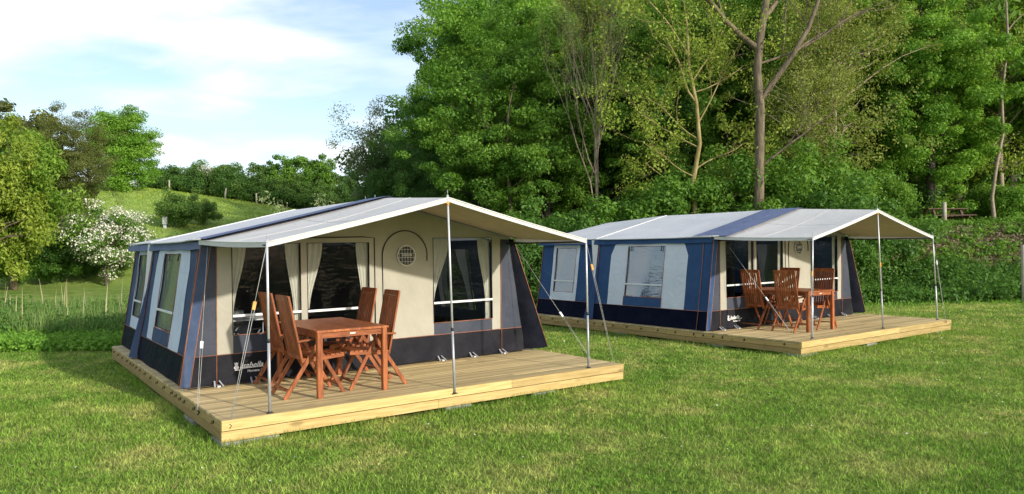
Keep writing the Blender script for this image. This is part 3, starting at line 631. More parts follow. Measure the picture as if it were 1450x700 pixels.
def kitchen(fr, u, v, label, pink):
    e = empty('camp_table', wpt(fr,u,v,.008), fr[1], label, 'camping table', 'camping tables inside the tents')
    mb = MB(); mb.box(-.45,.45,-.25,.25,.68,.70); mb.build('table_top', M['white'], e)
    for x in (-.4,.4):
        for y in (-.2,.2): mb = MB(); mb.tube([(x,y,0),(x,y,.68)],.012,6); mb.build('leg', M['steel'], e)
    p = wpt(fr,u-.1,v,.708+.0)
    mb = MB(); mb.tube([(0,0,0),(0,0,.02),(0,0,.12),(0,0,.13)],[.10,.12,.13,.12],16); o = mb.build('cooking_pot', M['alu']); o.location = p
    tag(o, 'metal pot on the camping table inside the %s tent' % ('far' if pink else 'near'), 'pot', 'pots on the camping tables')
kitchen(DN, 1.35, 4.1, 'white camping table inside the near tent', False)
kitchen(DF, 1.0, 4.2, 'white camping table inside the far tent', True)

# ------------------------------------------------------------------ garden furniture
def make_table(fr, u0, u1, v0, v1, label):
    cu, cv = (u0+u1)/2, (v0+v1)/2; e = empty('garden_table', wpt(fr,cu,cv,.002), fr[1], label, 'table', 'red hardwood garden tables')
    a = (u1-u0)/2; b = (v1-v0)/2; h = .82
    mb = MB(); n = 9; w = (2*a-.14)/n
    for i in range(n): x = -a+.07+w*i; mb.box(x+.002, x+w-.002, -b+.07, b-.07, h-.024, h)
    mb.box(-a,a,-b,-b+.068,h-.026,h+.001); mb.box(-a,a,b-.068,b,h-.026,h+.001); mb.box(-a,-a+.068,-b+.07,b-.07,h-.026,h+.001); mb.box(a-.068,a,-b+.07,b-.07,h-.026,h+.001)
    mb.build('tabletop', M['hard'], e)
    mb = MB(); q = .05
    mb.box(-a+.06,a-.06,-b+.035,-b+.06,h-.10,h-.027); mb.box(-a+.06,a-.06,b-.06,b-.035,h-.10,h-.027); mb.box(-a+.035,-a+.06,-b+.06,b-.06,h-.10,h-.027); mb.box(a-.06,a-.035,-b+.06,b-.06,h-.10,h-.027)
    mb.build('apron', M['hardx'], e)
    mb = MB(); mb.box(-.035,.035,-b+.031,-b+.0345,h-.070,h-.054); o = mb.build('badge', M['white'], e); o.scale = (1,1,1)
    for x in (-1,1):
        for y in (-1,1):
            mb = MB(); mb.beam((x*(a-.045),y*(b-.045),0),(x*(a-.045),y*(b-.045),h-.027),.068,.068,(0,1,0),c=.12); mb.build('leg', M['hard'], e)
    return e
def make_chair(label):
    e = empty('garden_chair', (0,0,0), 0, label, 'chair', 'red hardwood folding chairs')
    W = .27
    Bb = Vector((-.15,0,.42)); Bt = Vector((-.315,0,1.24)); d = (Bt-Bb).normalized(); nrm = Vector((d.z,0,-d.x))
    mb = MB()
    for y in (-1,1): mb.beam(Bb+Vector((0,y*(W-.045),0)), Bt+Vector((0,y*(W-.045),0)), .036, .026, nrm)
    mb.beam(Bt+Vector((0,-W+.064,-.03)), Bt+Vector((0,W-.064,-.03)), .07, .022, nrm); mb.beam(Bb+d*.06+Vector((0,-W+.064,0)), Bb+d*.06+Vector((0,W-.064,0)), .05, .022, nrm)
    n = 8
    for i in range(n):
        y = -(W-.064)+(i+.5)*(2*(W-.064))/n; mb.beam(Bb+d*.086+Vector((0,y,0)), Bt-d*.066+Vector((0,y,0)), .033, .012, nrm)
    mb.build('backrest', M['hard'], e)
    mb = MB(); S0 = Vector((-.15,0,.452)); S1 = Vector((.385,0,.49)); ds = (S1-S0)
    for y in (-1,1): mb.beam(S0+Vector((0,y*(W-.05),-.02)), S1+Vector((0,y*(W-.05),-.02)), .028, .04)
    for i in range(9):
        p = S0+ds*((i+.5)/9)+Vector((0,0,.009)); mb.beam(p+Vector((0,-W+.03,0)), p+Vector((0,W-.03,0)), .05, .016, (0,0,1))
    mb.build('seat', M['hardx'], e)
    for y in (-1,1):
        mb = MB(); yy = y*(W-.005); mb.beam((-.23,yy,.685),(.10,yy,.715),.05,.024); mb.build('armrest', M['hardx'], e)
        mb = MB(); mb.beam((-.38,yy-y*.02,.0),(.075,yy-y*.02,.70),.024,.05,(1,0,0)); mb.build('leg', M['hard'], e)
        mb = MB(); mb.beam((.38,yy-y*.046,.0),(.03,yy-y*.046,.63),.024,.046,(1,0,0)); mb.build('leg', M['hard'], e)
    for x, z in ((-.335,.10),(.335,.10)):
        mb = MB(); w = W-.02 if x < 0 else W-.05; mb.beam((x,-w,z),(x,w,z),.045,.02,(0,0,1)); mb.build('stretcher', M['hardx'], e)
    return e
make_table(DN, 1.20, 2.15, .42, 1.98, 'red slatted garden table with four chairs on the near deck')
make_table(DF, 1.34, 2.30, .68, 2.26, 'red slatted garden table with four chairs on the far deck')
chairs = [(DN,1.255,.885,0,'red slatted chair left of the near table, closest to the awning pole'),(DN,1.30,1.72,.04,'red slatted chair left of the near table, the one toward the tent'),
          (DN,2.13,.90,math.pi-.05,'red slatted chair right of the near table, nearest the camera'),(DN,2.17,1.70,math.pi,'red slatted chair right of the near table, in front of the window'),
          (DF,1.46,1.12,.06,'red slatted chair left of the far table, nearest the camera'),(DF,1.50,1.95,-.02,'red slatted chair left of the far table, beside the white window bar'),
          (DF,2.26,1.08,math.pi+.05,'red slatted chair right of the far table, just behind the awning pole'),(DF,2.30,1.92,math.pi,'red slatted chair right of the far table, below the round vent')]
c0 = None
for i,(fr,u,v,rz,lab) in enumerate(chairs):
    if c0 is None: c0 = make_chair(lab); c = c0
    else: c = copy_tree(c0); c['label'] = lab
    c.location = wpt(fr,u,v,.002); c.rotation_euler = (0,0,fr[1]+rz)

# ------------------------------------------------------------------ picnic bench, posts, box
px_, py_, pz_ = at(1336, 33.7)
e = empty('picnic_table', (px_,py_,pz_), .1, 'dark brown picnic table on the grassy terrace at the wood edge', 'picnic table')
mb = MB()
for k in range(5): mb.box(-.95,.95,-.37+k*.15,-.37+k*.15+.14,.74,.78)
mb.build('tabletop', M['bench'], e)
for s in (-1,1):
    mb = MB(); mb.box(-.95,.95,s*.75-.14,s*.75-.01,.43,.47); mb.box(-.95,.95,s*.75+.01,s*.75+.14,.43,.47); mb.build('seat', M['bench'], e)
    mb = MB(); mb.beam((s*.65,-.62,0),(s*.65,-.25,.74),.05,.10,(1,0,0)); mb.beam((s*.65,.62,0),(s*.65,.25,.74),.05,.10,(1,0,0)); mb.beam((s*.65,-.85,.38),(s*.65,.85,.38),.05,.10); mb.build('leg_frame', M['bench'], e)
def post(px, Y, h, r, label, grp=None, tilt=0):
    p = at(px, Y); mb = MB(); mb.tube([(0,0,-.15),(0,0,h*.5),(tilt,0,h-.01),(tilt,0,h)],[r,r*.98,r*.95,r*.7],8); o = mb.build('wooden_post', M['post']); o.location = p; tag(o,label,'post',grp)
post(1338, 32.4, 1.0, .09, 'short pale wooden post standing in front of the picnic table')
post(1449, 24.2, 1.9, .07, 'wooden post at the right edge of the photo beside the nettles')
for px,Y,lab,t in ((168,89,'hill post at the left end of the meadow beside the tall tree',.0),(241,90,'hill post above the round meadow bush',.0),(320,90,'hill post in the middle of the meadow hedge line',.12),(364,90,'short hill post at the right, above the tent roof',0)):
    post(px, Y, 1.35, .10, lab, 'fence posts along the meadow hedge', t)
e = empty('utility_box', at(234, 63.5), .4, 'small white box on a stand beside the meadow bush', 'utility box')
mb = MB(); mb.box(-.20,.20,-.16,.16,.35,.95); o = mb.build('cabinet', M['white'], e); md = o.modifiers.new('b','BEVEL'); md.width=.03
mb = MB(); mb.box(-.23,.23,-.19,.19,.95,1.0); mb.build('lid', M['steel'], e)
mb = MB(); mb.box(-.12,.12,-.1,.1,-.1,.35); mb.build('stand', M['steel'], e)

# ------------------------------------------------------------------ foliage
def leaves(rng, C, Rr, per, size, squash=.75, droop=0, aspect=.55, updir=.35, crnd=None):
    """many small leaf faces gathered in clumps; C centres, Rr radii"""
    n = len(C); k = per; tot = n*k
    d = rng.normal(size=(tot,3)); d /= np.linalg.norm(d,axis=1)[:,None]
    rr = rng.random(tot)**.42
    cc = np.repeat(C,k,0); rad = np.repeat(Rr,k)
    pos = cc + d*(rr*rad)[:,None]*np.array([1,1,squash])
    nrm = d*.7 + rng.normal(size=(tot,3))*.55 + np.array([0,0,updir]); nrm /= np.linalg.norm(nrm,axis=1)[:,None]
    t = rng.normal(size=(tot,3)); t[:,2] -= droop; t -= nrm*(t*nrm).sum(1)[:,None]; t /= np.linalg.norm(t,axis=1)[:,None]+1e-9
    b = np.cross(nrm,t); s = size*rng.uniform(.45,1.5,tot)[:,None]; 
    p0 = pos - t*s*.5; p2 = pos + t*s*.5; p1 = pos + b*s*aspect*.5 + nrm*s*.08; p3 = pos - b*s*aspect*.5 + nrm*s*.08
    V = np.stack([p0,p1,p2,p3],1).reshape(-1,3); F = np.arange(tot*4).reshape(-1,4)
    cr_ = rng.random(n) if crnd is None else crnd
    r = np.repeat(cr_,k)*.55 + rng.random(tot)*.45
    return V,F,r
def envelope(rng, n, rx, ry, rz, lobes=5, shell=.45, top=1.0, irr=.35):
    """clump centres in an uneven crown: several lobes round the middle"""
    ph = rng.random(6)*6.28; out = []
    while len(out) < n:
        d = rng.normal(size=3); d /= np.linalg.norm(d)
        az = math.atan2(d[1],d[0]); el = d[2]
        k = 1 + irr*(.5*math.sin(az*3+ph[0]+el*2)+.35*math.sin(az*5+ph[1]-el*4)+.4*math.sin(el*5+ph[2]+az))
        r = rng.random()**shell * k
        p = d*np.array([rx,ry,rz])*r
        out.append(p)
    return np.array(out)
def limbs(mb, rng, base_z, top, C, r0, lean=(0,0), nb=24, seg=7, wob_=.25):
    """tapered trunk up to top and limbs reaching out to clumps"""
    H = top; pts = []; rs = []; m = 7
    for i in range(m+1):
        t = i/m; pts.append(Vector((lean[0]*t+math.sin(t*5+base_z)*wob_*t, lean[1]*t+math.cos(t*4)*wob_*t, -.3+(H+.3)*t))); rs.append(r0*(1-.8*t)*(1.25 if i==0 else 1))
    mb.tube(pts, rs, seg)
    idx = rng.choice(len(C), min(nb,len(C)), replace=False)
    for i in idx:
        c = Vector(C[i]); 
        zt = min(max(c.z - .55*math.hypot(c.x,c.y) - .2, H*.22), H*.97); t = (zt+.3)/(H+.3); j = min(int(t*m), m-1); f = t*m-j
        a = pts[j].lerp(pts[j+1], f); ra = (rs[j]*(1-f)+rs[j+1]*f)*.55
        mid = a.lerp(c,.5)+Vector(rng.normal(size=3))*.18+Vector((0,0,.25))
        mb.tube([a, a.lerp(mid,.5)+Vector(rng.normal(size=3))*.06, mid, mid.lerp(c,.55)+Vector(rng.normal(size=3))*.12, c], [ra, ra*.75, ra*.5, ra*.3, .012], 5, cap=False)
ARCH = {}
def arch(key, seed, rx, rz, zc, n, per, leaf, cl, H, r0, shell=.45, irr=.35, nb=24, squash=.75, droop=0, aspect=.55, trunk='bark_dark', leafm='mid', name=None, updir=.35):
    rng = np.random.default_rng(seed)
    C = envelope(rng, n, rx, rx*.95, rz, shell=shell, irr=irr) + np.array([0,0,zc]); C[:,2] = np.maximum(C[:,2], .25)
    Rr = rng.uniform(.6,1.3,n)*cl
    V,F,r = leaves(rng, C, Rr, per, leaf, squash, droop, aspect, updir)
    o = npmesh('crown', V, F, L[leafm], r); mb = MB(); limbs(mb, rng, seed, H, C, r0, nb=nb); t = mb.build('trunk', M[trunk])
    ARCH[key] = (o.data, t.data); bpy.data.objects.remove(o); bpy.data.objects.remove(t)
ORD = 'first second third fourth fifth sixth seventh eighth ninth tenth eleventh twelfth thirteenth fourteenth fifteenth sixteenth seventeenth eighteenth nineteenth twentieth twenty-first twenty-second twenty-third twenty-fourth twenty-fifth twenty-sixth'.split()
def tree(kind, key, px, Y, s, label, cat='tree', group=None, leafm=None, bark=None, rz=None, sz=1.0, dz=0):
    p = at(px, Y); rz = random.uniform(0,6.28) if rz is None else rz
    e = empty(kind, (p[0],p[1],p[2]+dz), rz, label, cat, group); e.scale = (s,s,s*sz)
    cm, tm = ARCH[key]
    for nm, me, mt in (('crown' if cat=='tree' else 'foliage', cm, L.get(leafm)), ('trunk' if cat=='tree' else 'stems', tm, M.get(bark))):
        o = bpy.data.objects.new(nm, me); col.objects.link(o); o.parent = e
        if mt: o.material_slots[0].link = 'OBJECT'; o.material_slots[0].material = mt
    return e
#      key      seed  rx   rz   zc   n   per leaf  cl   H   r0
arch('broad',   11, 4.2, 5.6, 8.6, 230, 430, .125, .70, 12, .28, irr=.4)
arch('round',   12, 4.6, 4.8, 7.2, 230, 430, .125, .72, 10, .30, irr=.3)
arch('tall',    13, 3.2, 7.2, 9.4, 230, 430, .125, .66, 15, .26, irr=.35)
arch('layered', 14, 4.0, 5.8, 7.2, 250, 400, .13, .66, 11, .26, squash=.52, irr=.42, droop=.8, updir=.55)
arch('tiered', 24, 3.6, 5.0, 6.6, 230, 330, .19, 1.15, 9, .26, squash=.45, irr=.22, updir=.8, shell=.5)
arch('skirted', 25, 3.5, 7.6, 7.6, 270, 420, .14, .68, 13, .28, squash=.6, irr=.3, updir=.6, droop=.5)
arch('airy',    15, 3.4, 5.6, 8.0, 150, 130, .12, .80, 13, .16, irr=.5, nb=90, trunk='bark')
arch('shrub',   16, 1.5, 1.3, 1.25, 60, 260, .11, .50, 1.8, .05, shell=.5, nb=20)
arch('bush',    17, 2.2, 1.7, 1.6, 80, 260, .12, .62, 2.4, .07, shell=.5, nb=20, irr=.3)
arch('willowy', 18, 3.3, 4.6, 5.6, 150, 260, .22, .72, 9, .20, squash=1.1, droop=1.2, aspect=.42, nb=60, irr=.45)
arch('wispy',   19, 1.9, 3.2, 5.8, 110, 150, .095, .55, 8.6, .08, irr=.5, nb=80, shell=.6)
arch('far',     20, 3.4, 3.6, 4.6, 90, 190, .26, .85, 7, .2, irr=.35)
arch('sapling', 21, 1.1, 1.9, 2.2, 45, 60, .12, .40, 3.8, .03, irr=.5, nb=40, droop=.5, aspect=.35)

# left side beyond the lawn
tree('willow_tree','willowy', 18, 44, 1.0, 'pale yellow-green drooping tree at the left edge of the photo', leafm='fresh', bark='bark', rz=.4)
tree('willow_tree','willowy', -30, 42, 1.0, 'fresh green drooping tree cut by the left edge of the photo', leafm='yellow', bark='bark', rz=2.4)
tree('dark_tree','broad', 88, 56, .72, 'brownish dark tree between the drooping tree and the tall bright one', leafm='brownish', rz=1)
tree('dark_tree','far', 20, 60, 1.25, 'dark tree with a pointed top rising behind the drooping tree', leafm='brownish', rz=2)
tree('dark_tree','airy', 125, 58, .70, 'thin olive tree leaning over the white hawthorn', leafm='brownish', rz=3)
tree('tall_bright_tree','tiered', 176, 82, 1.0, 'tall bright green tree standing alone above the meadow', leafm='bright', rz=.5, sz=.95, dz=-1.6)
tree('bush','bush', 118, 49, 1.1, 'dark green bush under the white hawthorn', 'bush', leafm='deep')
tree('bush','bush', 165, 50, 1.0, 'dark green bush at the right foot of the white hawthorn', 'bush', leafm='hedge')
tree('bush','bush', 20, 47, 1.0, 'green bush under the drooping tree at the left edge', 'bush', leafm='mid')
tree('bush','bush', 75, 48, .9, 'low green bush between the drooping tree and the hawthorn', 'bush', leafm='nettle')
# white hawthorn: leaves and blossom
rng = np.random.default_rng(31)
hx = at(150, 47); hw = empty('hawthorn', hx, 0, 'white blossoming hawthorn left of the near tent', 'tree')
C = envelope(rng, 70, 2.2, 2.0, 2.0, irr=.35)+np.array([0,0,3.0]); C[:,2] = np.maximum(C[:,2], .6)
V,F,r = leaves(rng, C, rng.uniform(.45,.8,70), 330, .12); npmesh('crown', V, F, L['mid'], r, hw)
C2 = C+(C-np.array([0,0,2.6]))*.13+np.array([.15,-.25,.1]); V,F,r = leaves(rng, C2, rng.uniform(.5,.95,70), 105, .10, .7, aspect=.9); npmesh('blossom', V, F, L['blossom'], r, hw)
mb = MB(); limbs(mb, rng, 3, 3.5, C, .12, nb=30); mb.build('trunk', M['bark_dark'], hw)
# meadow bushes and hedges
tree('bush','bush', 252, 64, 1.0, 'round green bush in the meadow behind the near tent', 'bush', leafm='hedge')
tree('bush','bush', 288, 66, .68, 'small green bush joined to the right of the round meadow bush', 'bush', leafm='hedge')
for k,px in enumerate(range(200, 380, 26)):
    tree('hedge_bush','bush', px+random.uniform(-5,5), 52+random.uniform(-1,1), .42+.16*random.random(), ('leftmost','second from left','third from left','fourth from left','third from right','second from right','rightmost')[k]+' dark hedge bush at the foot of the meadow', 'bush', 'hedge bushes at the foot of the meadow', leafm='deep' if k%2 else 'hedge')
for k,px in enumerate(range(222, 530, 17)):
    s = 1.25+.4*random.random()
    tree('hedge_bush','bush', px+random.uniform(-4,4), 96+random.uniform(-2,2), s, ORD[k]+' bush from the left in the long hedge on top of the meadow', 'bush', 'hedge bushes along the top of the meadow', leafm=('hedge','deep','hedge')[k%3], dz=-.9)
for k,(px,s,lm,lab) in enumerate(((330,.72,'hedge','low dark tree in the meadow hedge right of the white blossom'),(372,.82,'hedge','dark green hedge tree above the short hill post'),(412,.98,'mid','green hedge tree above the middle of the roof'),(448,1.02,'mid','highest rounded hedge tree, left of the twiggy grey tree'),(488,.8,'hedge','small dark hedge tree beside the twiggy grey tree'),(300,.62,'hedge','low dark hedge tree behind the white blossom bush'))):
    tree('hedge_tree','far', px, 99, s, lab, 'tree', 'trees in the hedge on top of the meadow', leafm=lm, dz=-.8)
e_ = tree('blossom_bush','bush', 288, 97, 1.2, 'pale white flowering bush in the hedge on the hill', 'bush', leafm='grey')
rng = np.random.default_rng(5); C = envelope(rng, 40, 1.6,1.6,1.1)+np.array([0,-.3,2.4]); V,F,r = leaves(rng, C, rng.uniform(.4,.7,40), 70, .14); npmesh('blossom', V, F, L['blossom'], r, e_)
for px,Y,s,lab in ((398,26.5,.98,'pale young willow just behind the near tent roof, left of two'),(470,27,.98,'pale young willow behind the near tent roof, right of two'),(432,28,.85,'small grey-green sapling between the two pale willows')):
    tree('willow_sapling','sapling', px, Y, s, lab, 'tree', 'pale saplings behind the near tent', leafm='grey' if 'small' in lab else 'pale', bark='bark_pale')

# the wood: front row
tree('grey_tree','wispy', 532, 42, 1.05, 'thin grey twiggy tree against the sky at the left end of the wood', leafm='grey', rz=.3)
tree('dark_tree','round', 572, 40, .62, 'very dark evergreen tree at the left end of the wood', leafm='deep', rz=1)
tree('dark_tree','round', 612, 37, .50, 'dark bushy tree low behind the awning peak of the near tent', leafm='deep', rz=2)
tree('oak_tree','broad', 672, 45, 1.16, 'large deep green oak whose left side stands against the sky', leafm='oak', rz=2.2, sz=1.08)
tree('oak_tree','broad', 606, 46, .60, 'low limb-like oak crown reaching left below the large oak', leafm='oak', rz=4.4, sz=1.2)
tree('broadleaf_tree','layered', 690, 35, .92, 'light green layered tree behind the awning of the near tent', leafm='mid', rz=.7)
tree('broadleaf_tree','layered', 775, 36, .95, 'mid green layered tree left of the bare twiggy tree', leafm='mid', rz=2.9)
tree('broadleaf_tree','broad', 730, 42, 1.22, 'tall yellow-green tree rising behind the light layered tree', leafm='bright', rz=1.4)
tree('broadleaf_tree','tall', 790, 43, 1.1, 'tall airy yellow-green tree beside the bare twiggy tree', leafm='yellow', rz=1.4)
tree('broadleaf_tree','round', 870, 39, .95, 'deep green tree behind the bare twiggy tree', leafm='deep', rz=5)
tree('broadleaf_tree','layered', 925, 37, .98, 'bright green tree left of the thin yellow trunk', leafm='mid', rz=4)
tree('broadleaf_tree','tall', 940, 43, 1.15, 'tall mid green tree behind the thin yellow trunk', leafm='mid', rz=2)
tree('broadleaf_tree','broad', 1030, 40, 1.05, 'green tree filling the gap between the yellow trunk and the brown trunk', leafm='mid', rz=1)
tree('broadleaf_tree','layered', 1130, 38, .95, 'mid green layered tree right of the thick brown trunk', leafm='mid', rz=3.3)
tree('broadleaf_tree','airy', 1185, 33, .95, 'olive twiggy tree with thin young leaves above the far awning', leafm='olive', bark='bark_pale', rz=.9)
tree('broadleaf_tree','airy', 1145, 31.5, .66, 'low olive tree with bare arching twigs behind the far tent', leafm='olive', bark='bark_pale', rz=3.9)
tree('broadleaf_tree','tall', 1215, 42, 1.15, 'tall yellow-green tree behind the olive twiggy tree', leafm='yellow', rz=.2)
tree('sycamore_tree','skirted', 1318, 38.5, .95, 'bright green sycamore with layered leaves beside the picnic table', leafm='bright', rz=5.2)
tree('sycamore_tree','round', 1268, 41, .95, 'smaller bright green tree at the left shoulder of the sycamore', leafm='bright', rz=1.2)
tree('broadleaf_tree','tall', 1290, 46, 1.2, 'tall pale green tree rising above the sycamore', leafm='yellow', rz=4.2)
tree('dark_tree','tall', 1392, 50, 1.05, 'dark tree in the gap right of the sycamore', leafm='deep', rz=3.2)
tree('broadleaf_tree','willowy', 1432, 42, 1.6, 'pale drooping tree at the right edge of the photo', leafm='mid', rz=4.9)
tree('broadleaf_tree','airy', 1420, 40, 1.05, 'thin light tree with a crooked pale trunk at the right edge', leafm='yellow', bark='bark_pale', rz=.1)
tree('broadleaf_tree','round', 1480, 44, 1.1, 'green tree cut by the right edge of the photo', leafm='mid', rz=.1)
# deeper rows
for k in range(26):
    px = 640+k*34+random.uniform(-9,9); Y = random.uniform(48,58)
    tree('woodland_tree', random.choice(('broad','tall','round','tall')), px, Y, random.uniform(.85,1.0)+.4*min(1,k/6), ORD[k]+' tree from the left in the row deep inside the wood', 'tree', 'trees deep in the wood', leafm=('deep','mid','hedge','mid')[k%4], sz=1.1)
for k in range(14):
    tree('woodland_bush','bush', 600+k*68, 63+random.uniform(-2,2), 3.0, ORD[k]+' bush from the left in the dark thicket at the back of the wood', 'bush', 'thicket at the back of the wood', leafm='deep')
# understorey
for px,Y,s,lm,lab in ((560,33,1.0,'deep','dark bush behind the near tent ridge'),(620,32,1.0,'deep','dark bush behind the awning peak'),(700,31,1.0,'mid','green bush behind the right awning slope'),(752,29,1.0,'mid','leafy bush between the two tents'),
                      (790,28.5,1.15,'nettle','grey-green willow bush in front of the wood, left of the far roof'),(842,29,1.0,'nettle','leafy bush behind the left end of the far roof'),(890,30,1.2,'mid','leafy bush behind the far roof, left of the yellow trunk'),(945,30,1.15,'mid','leafy bush at the foot of the yellow trunk'),
                      (1010,30,1.15,'mid','leafy bush between the yellow and brown trunks'),(1120,30,1.2,'mid','leafy bush right of the brown trunk foot'),(1170,31,1.1,'mid','leafy bush behind the blue roof band'),
                      (1215,27.6,1.1,'nettle','leafy bush on the bank under the far awning'),(1190,26.8,.8,'nettle','leafy bush on the bank beside the dark storm flap'),(1245,34,.9,'mid','leafy bush at the left foot of the sycamore'),(1295,39.5,.9,'deep','dark bush behind the picnic table'),
                      (1440,37.5,.7,'lush','light green bush at the right end of the terrace'),(1400,39.5,.8,'mid','green bush at the back of the terrace'),(735,27.5,.8,'deep','dark green bush low between the two tents')):
    tree('bush','bush' if s>.95 else 'shrub', px, Y, s*(1 if s>.95 else 1.2), lab, 'bush', leafm=lm)

# hero trees with their own trunks
def branchy(mb, rng, p, d, ln, r, depth, out, spread=.6, up=.15, n0=5, seg=5, curl=.12):
    pts = [p.copy()]; rs = [r]; 
    for i in range(n0):
        d = (d+Vector(rng.normal(size=3))*curl+Vector((0,0,up*.25))).normalized(); p = p+d*(ln/n0); pts.append(p.copy()); rs.append(r*(1-.45*(i+1)/n0))
        for _ in range(1 if depth > 1 else 2):
          if depth > 0 and i >= 1 and rng.random() < .85:
              nd = (d+Vector(rng.normal(size=3))*spread+Vector((0,0,up))).normalized(); branchy(mb, rng, p.copy(), nd, ln*rng.uniform(.5,.75), rs[-1]*.5, depth-1, out, spread, up, n0, max(3,seg-1), curl)
    if depth == 0: rs[-1] = .003
    mb.tube(pts, rs, max(3,seg), cap=False)
    out += [tuple(x) for x in pts[2:]] if depth <= 1 else []
def hero(px, Y, trunk_pts, r0, r1, label, bark, leafm, limbs_, per, leaf, depth=3, kind='tree_with_bare_limbs', clr=.25, spread=.55, up=.25):
    p = at(px, Y); e = empty(kind, p, 0, label, 'tree'); rng = np.random.default_rng(int(px)); mb = MB(); out = []
    pts = [Vector(q) for q in trunk_pts]; n = len(pts); rs = [r0+(r1-r0)*i/(n-1) for i in range(n)]; rs[0] *= 1.2
    mb.tube(pts, rs, 10, cap=False)
    for (i, f, d, ln, r) in limbs_: branchy(mb, rng, pts[i].lerp(pts[min(i+1,n-1)], f), Vector(d).normalized(), ln, r, depth, out, spread, up)
    mb.build('trunk', M[bark], e)
    C = np.array(out); 
    if per: V,F,r = leaves(rng, C, np.full(len(C), clr), per, leaf, .9, .3); npmesh('crown', V, F, L[leafm], r, e)
    return e
hero(1075, 28, [(0,0,-.3),(0,0,1.5),(.05,0,4),(.12,0,6.2),(.02,0,7.6),(.18,0,9.0),(.5,0,10.8)], .21, .13, 'tall tree with a thick brown trunk forking above the far tent roof', 'bark', 'olive',
     [(3,.2,(.55,-.1,.8),5.2,.12),(4,.6,(-.9,.1,.75),4.2,.13),(5,.3,(.75,.1,.7),4.5,.10),(6,0,(.3,.1,1),4.5,.13),(6,0,(-.2,-.2,1),4,.09),(2,0,(.75,-.2,.35),3.2,.05),(4,.2,(.9,.1,.25),4.4,.055),(5,.8,(1,-.2,.15),4.6,.05)], 4, .10, 3, clr=.35, spread=.65)
hero(985, 29, [(-.1,0,-.3),(0,0,1.6),(-.05,0,3.2),(.22,0,4.6),(.12,0,6.2),(-.15,0,7.6),(-.2,0,9.2)], .12, .045, 'slender tree with a yellow lichened trunk and sparse twigs above the far tent', 'bark_yellow', 'yellow',
     [(1,.5,(-.7,-.2,.6),2.4,.034),(2,.3,(.7,-.1,.6),2.4,.034),(2,.9,(-.9,0,.5),2.8,.036),(3,.5,(.6,-.2,.8),2.6,.034),(4,.0,(-.5,-.1,.9),2.8,.05),(4,.6,(.6,.1,.8),2.6,.04),(5,.3,(-.6,-.2,.8),2.6,.04),(6,0,(0,0,1),2.4,.04),(1,.2,(.8,-.2,.3),2.2,.03),(2,.1,(-.8,-.3,.2),2.6,.03),(3,.1,(-.7,.2,.4),2.6,.035),(4,.3,(.9,-.2,.3),2.4,.03)], 3, .11, 3, clr=.3, spread=.75)
hero(845, 33, [(0,0,-.3),(0,0,2),(.05,0,4),(0,0,6),(.05,0,7.2)], .10, .05, 'bare brownish tree of fine upright twigs in the middle of the wood', 'bark_pale', 'olive',
     [(1,.5,(-.25,-.2,1),4.5,.035),(2,0,(.3,-.2,1),4.6,.035),(2,.5,(-.35,0,1),4.4,.035),(3,0,(.35,-.1,1),4.2,.03),(3,.5,(-.2,-.2,1),4.0,.03),(4,0,(0,0,1),3.8,.03),(4,0,(.25,.1,1),3.6,.03),(4,0,(-.3,.1,1),3.6,.03),(2,.8,(.1,-.3,1),4.4,.03)], 2, .07, 3, clr=.2, spread=.28, up=.5)
hero(1410, 36.5, [(0,0,-.3),(-.15,0,1.4),(.1,0,3),(.45,0,4.6),(.4,0,6.5),(.75,0,9),(.7,0,11)], .09, .05, 'crooked bare pale trunk rising behind the terrace at the right', 'bark_pale', 'yellow',
     [(5,.3,(.6,0,.8),2.6,.03),(6,0,(-.3,0,1),2.6,.03),(4,.5,(-.6,0,.8),2.2,.03)], 3, .12, 2, clr=.35)
hero(722, 33.5, [(0,0,-.3),(0,0,2),(.05,0,4),(-.1,0,6),(0,0,8)], .10, .06, 'slim brown stem showing among the leaves behind the near awning', 'bark', 'mid',
     [(2,.3,(.6,-.3,.6),2.2,.03),(3,.2,(-.6,-.2,.6),2.2,.03),(4,0,(.1,0,1),2.4,.04)], 8, .17, 2, clr=.4)

# low growth ----------------------------------------------------------
def in_deck(x, y, pad=.0):
    r = np.zeros(len(x), bool)
    for (o, th) in (DN, DF):
        c,s = math.cos(th), math.sin(th); dx = x-o[0]; dy = y-o[1]; u = dx*c+dy*s; v = -dx*s+dy*c
        r |= (u>-.02-pad)&(u<DL+.02+pad)&(v>-.03-pad)&(v<DW+pad)
    return r
def ground_clumps(name, label, cat, rng, xs_, ys_, n, hgt, per, leaf, mat, rad, squash=1.0, droop=0, updir=.35, aspect=.55, hvar=.4, edge=None):
    x = rng.uniform(*xs_, n*2); y = rng.uniform(*ys_, n*2)
    k = ~in_deck(x,y,.3)
    if edge is not None: k &= edge(x,y)
    x = x[k][:n]; y = y[k][:n]; h = hgt*(1+hvar*(rng.random(len(x))-.5)*2)*(1+.3*np.sin(x*1.3+y*.7))
    C = np.stack([x,y,ground_h(x,y)+h*.5],-1); V,F,r = leaves(rng, C, np.full(len(x),rad)*rng.uniform(.7,1.3,len(x)), per, leaf, squash, droop, aspect, updir)
    o = npmesh(name, V, F, mat, r); tag(o, label, cat, None, 'stuff'); return o
rng = np.random.default_rng(77)
ground_clumps('nettles','bank of dark green nettles at the far edge of the lawn','nettles', rng, (3.5,22), (24.6,27.9), 1500, .45, 60, .12, L['nettle'], .36, .8)
ground_clumps('bramble_patches','scattered green weeds on the brown upper bank','weeds', rng, (4,24), (28.0,33), 620, .22, 45, .12, L['mid'], .28, .7)
ground_clumps('leaf_litter','brown dead leaves and twigs on the upper bank','leaf litter', rng, (3,25), (27.5,32.6), 2600, .02, 16, .11, L['litter'], .3, .15, updir=1.2)
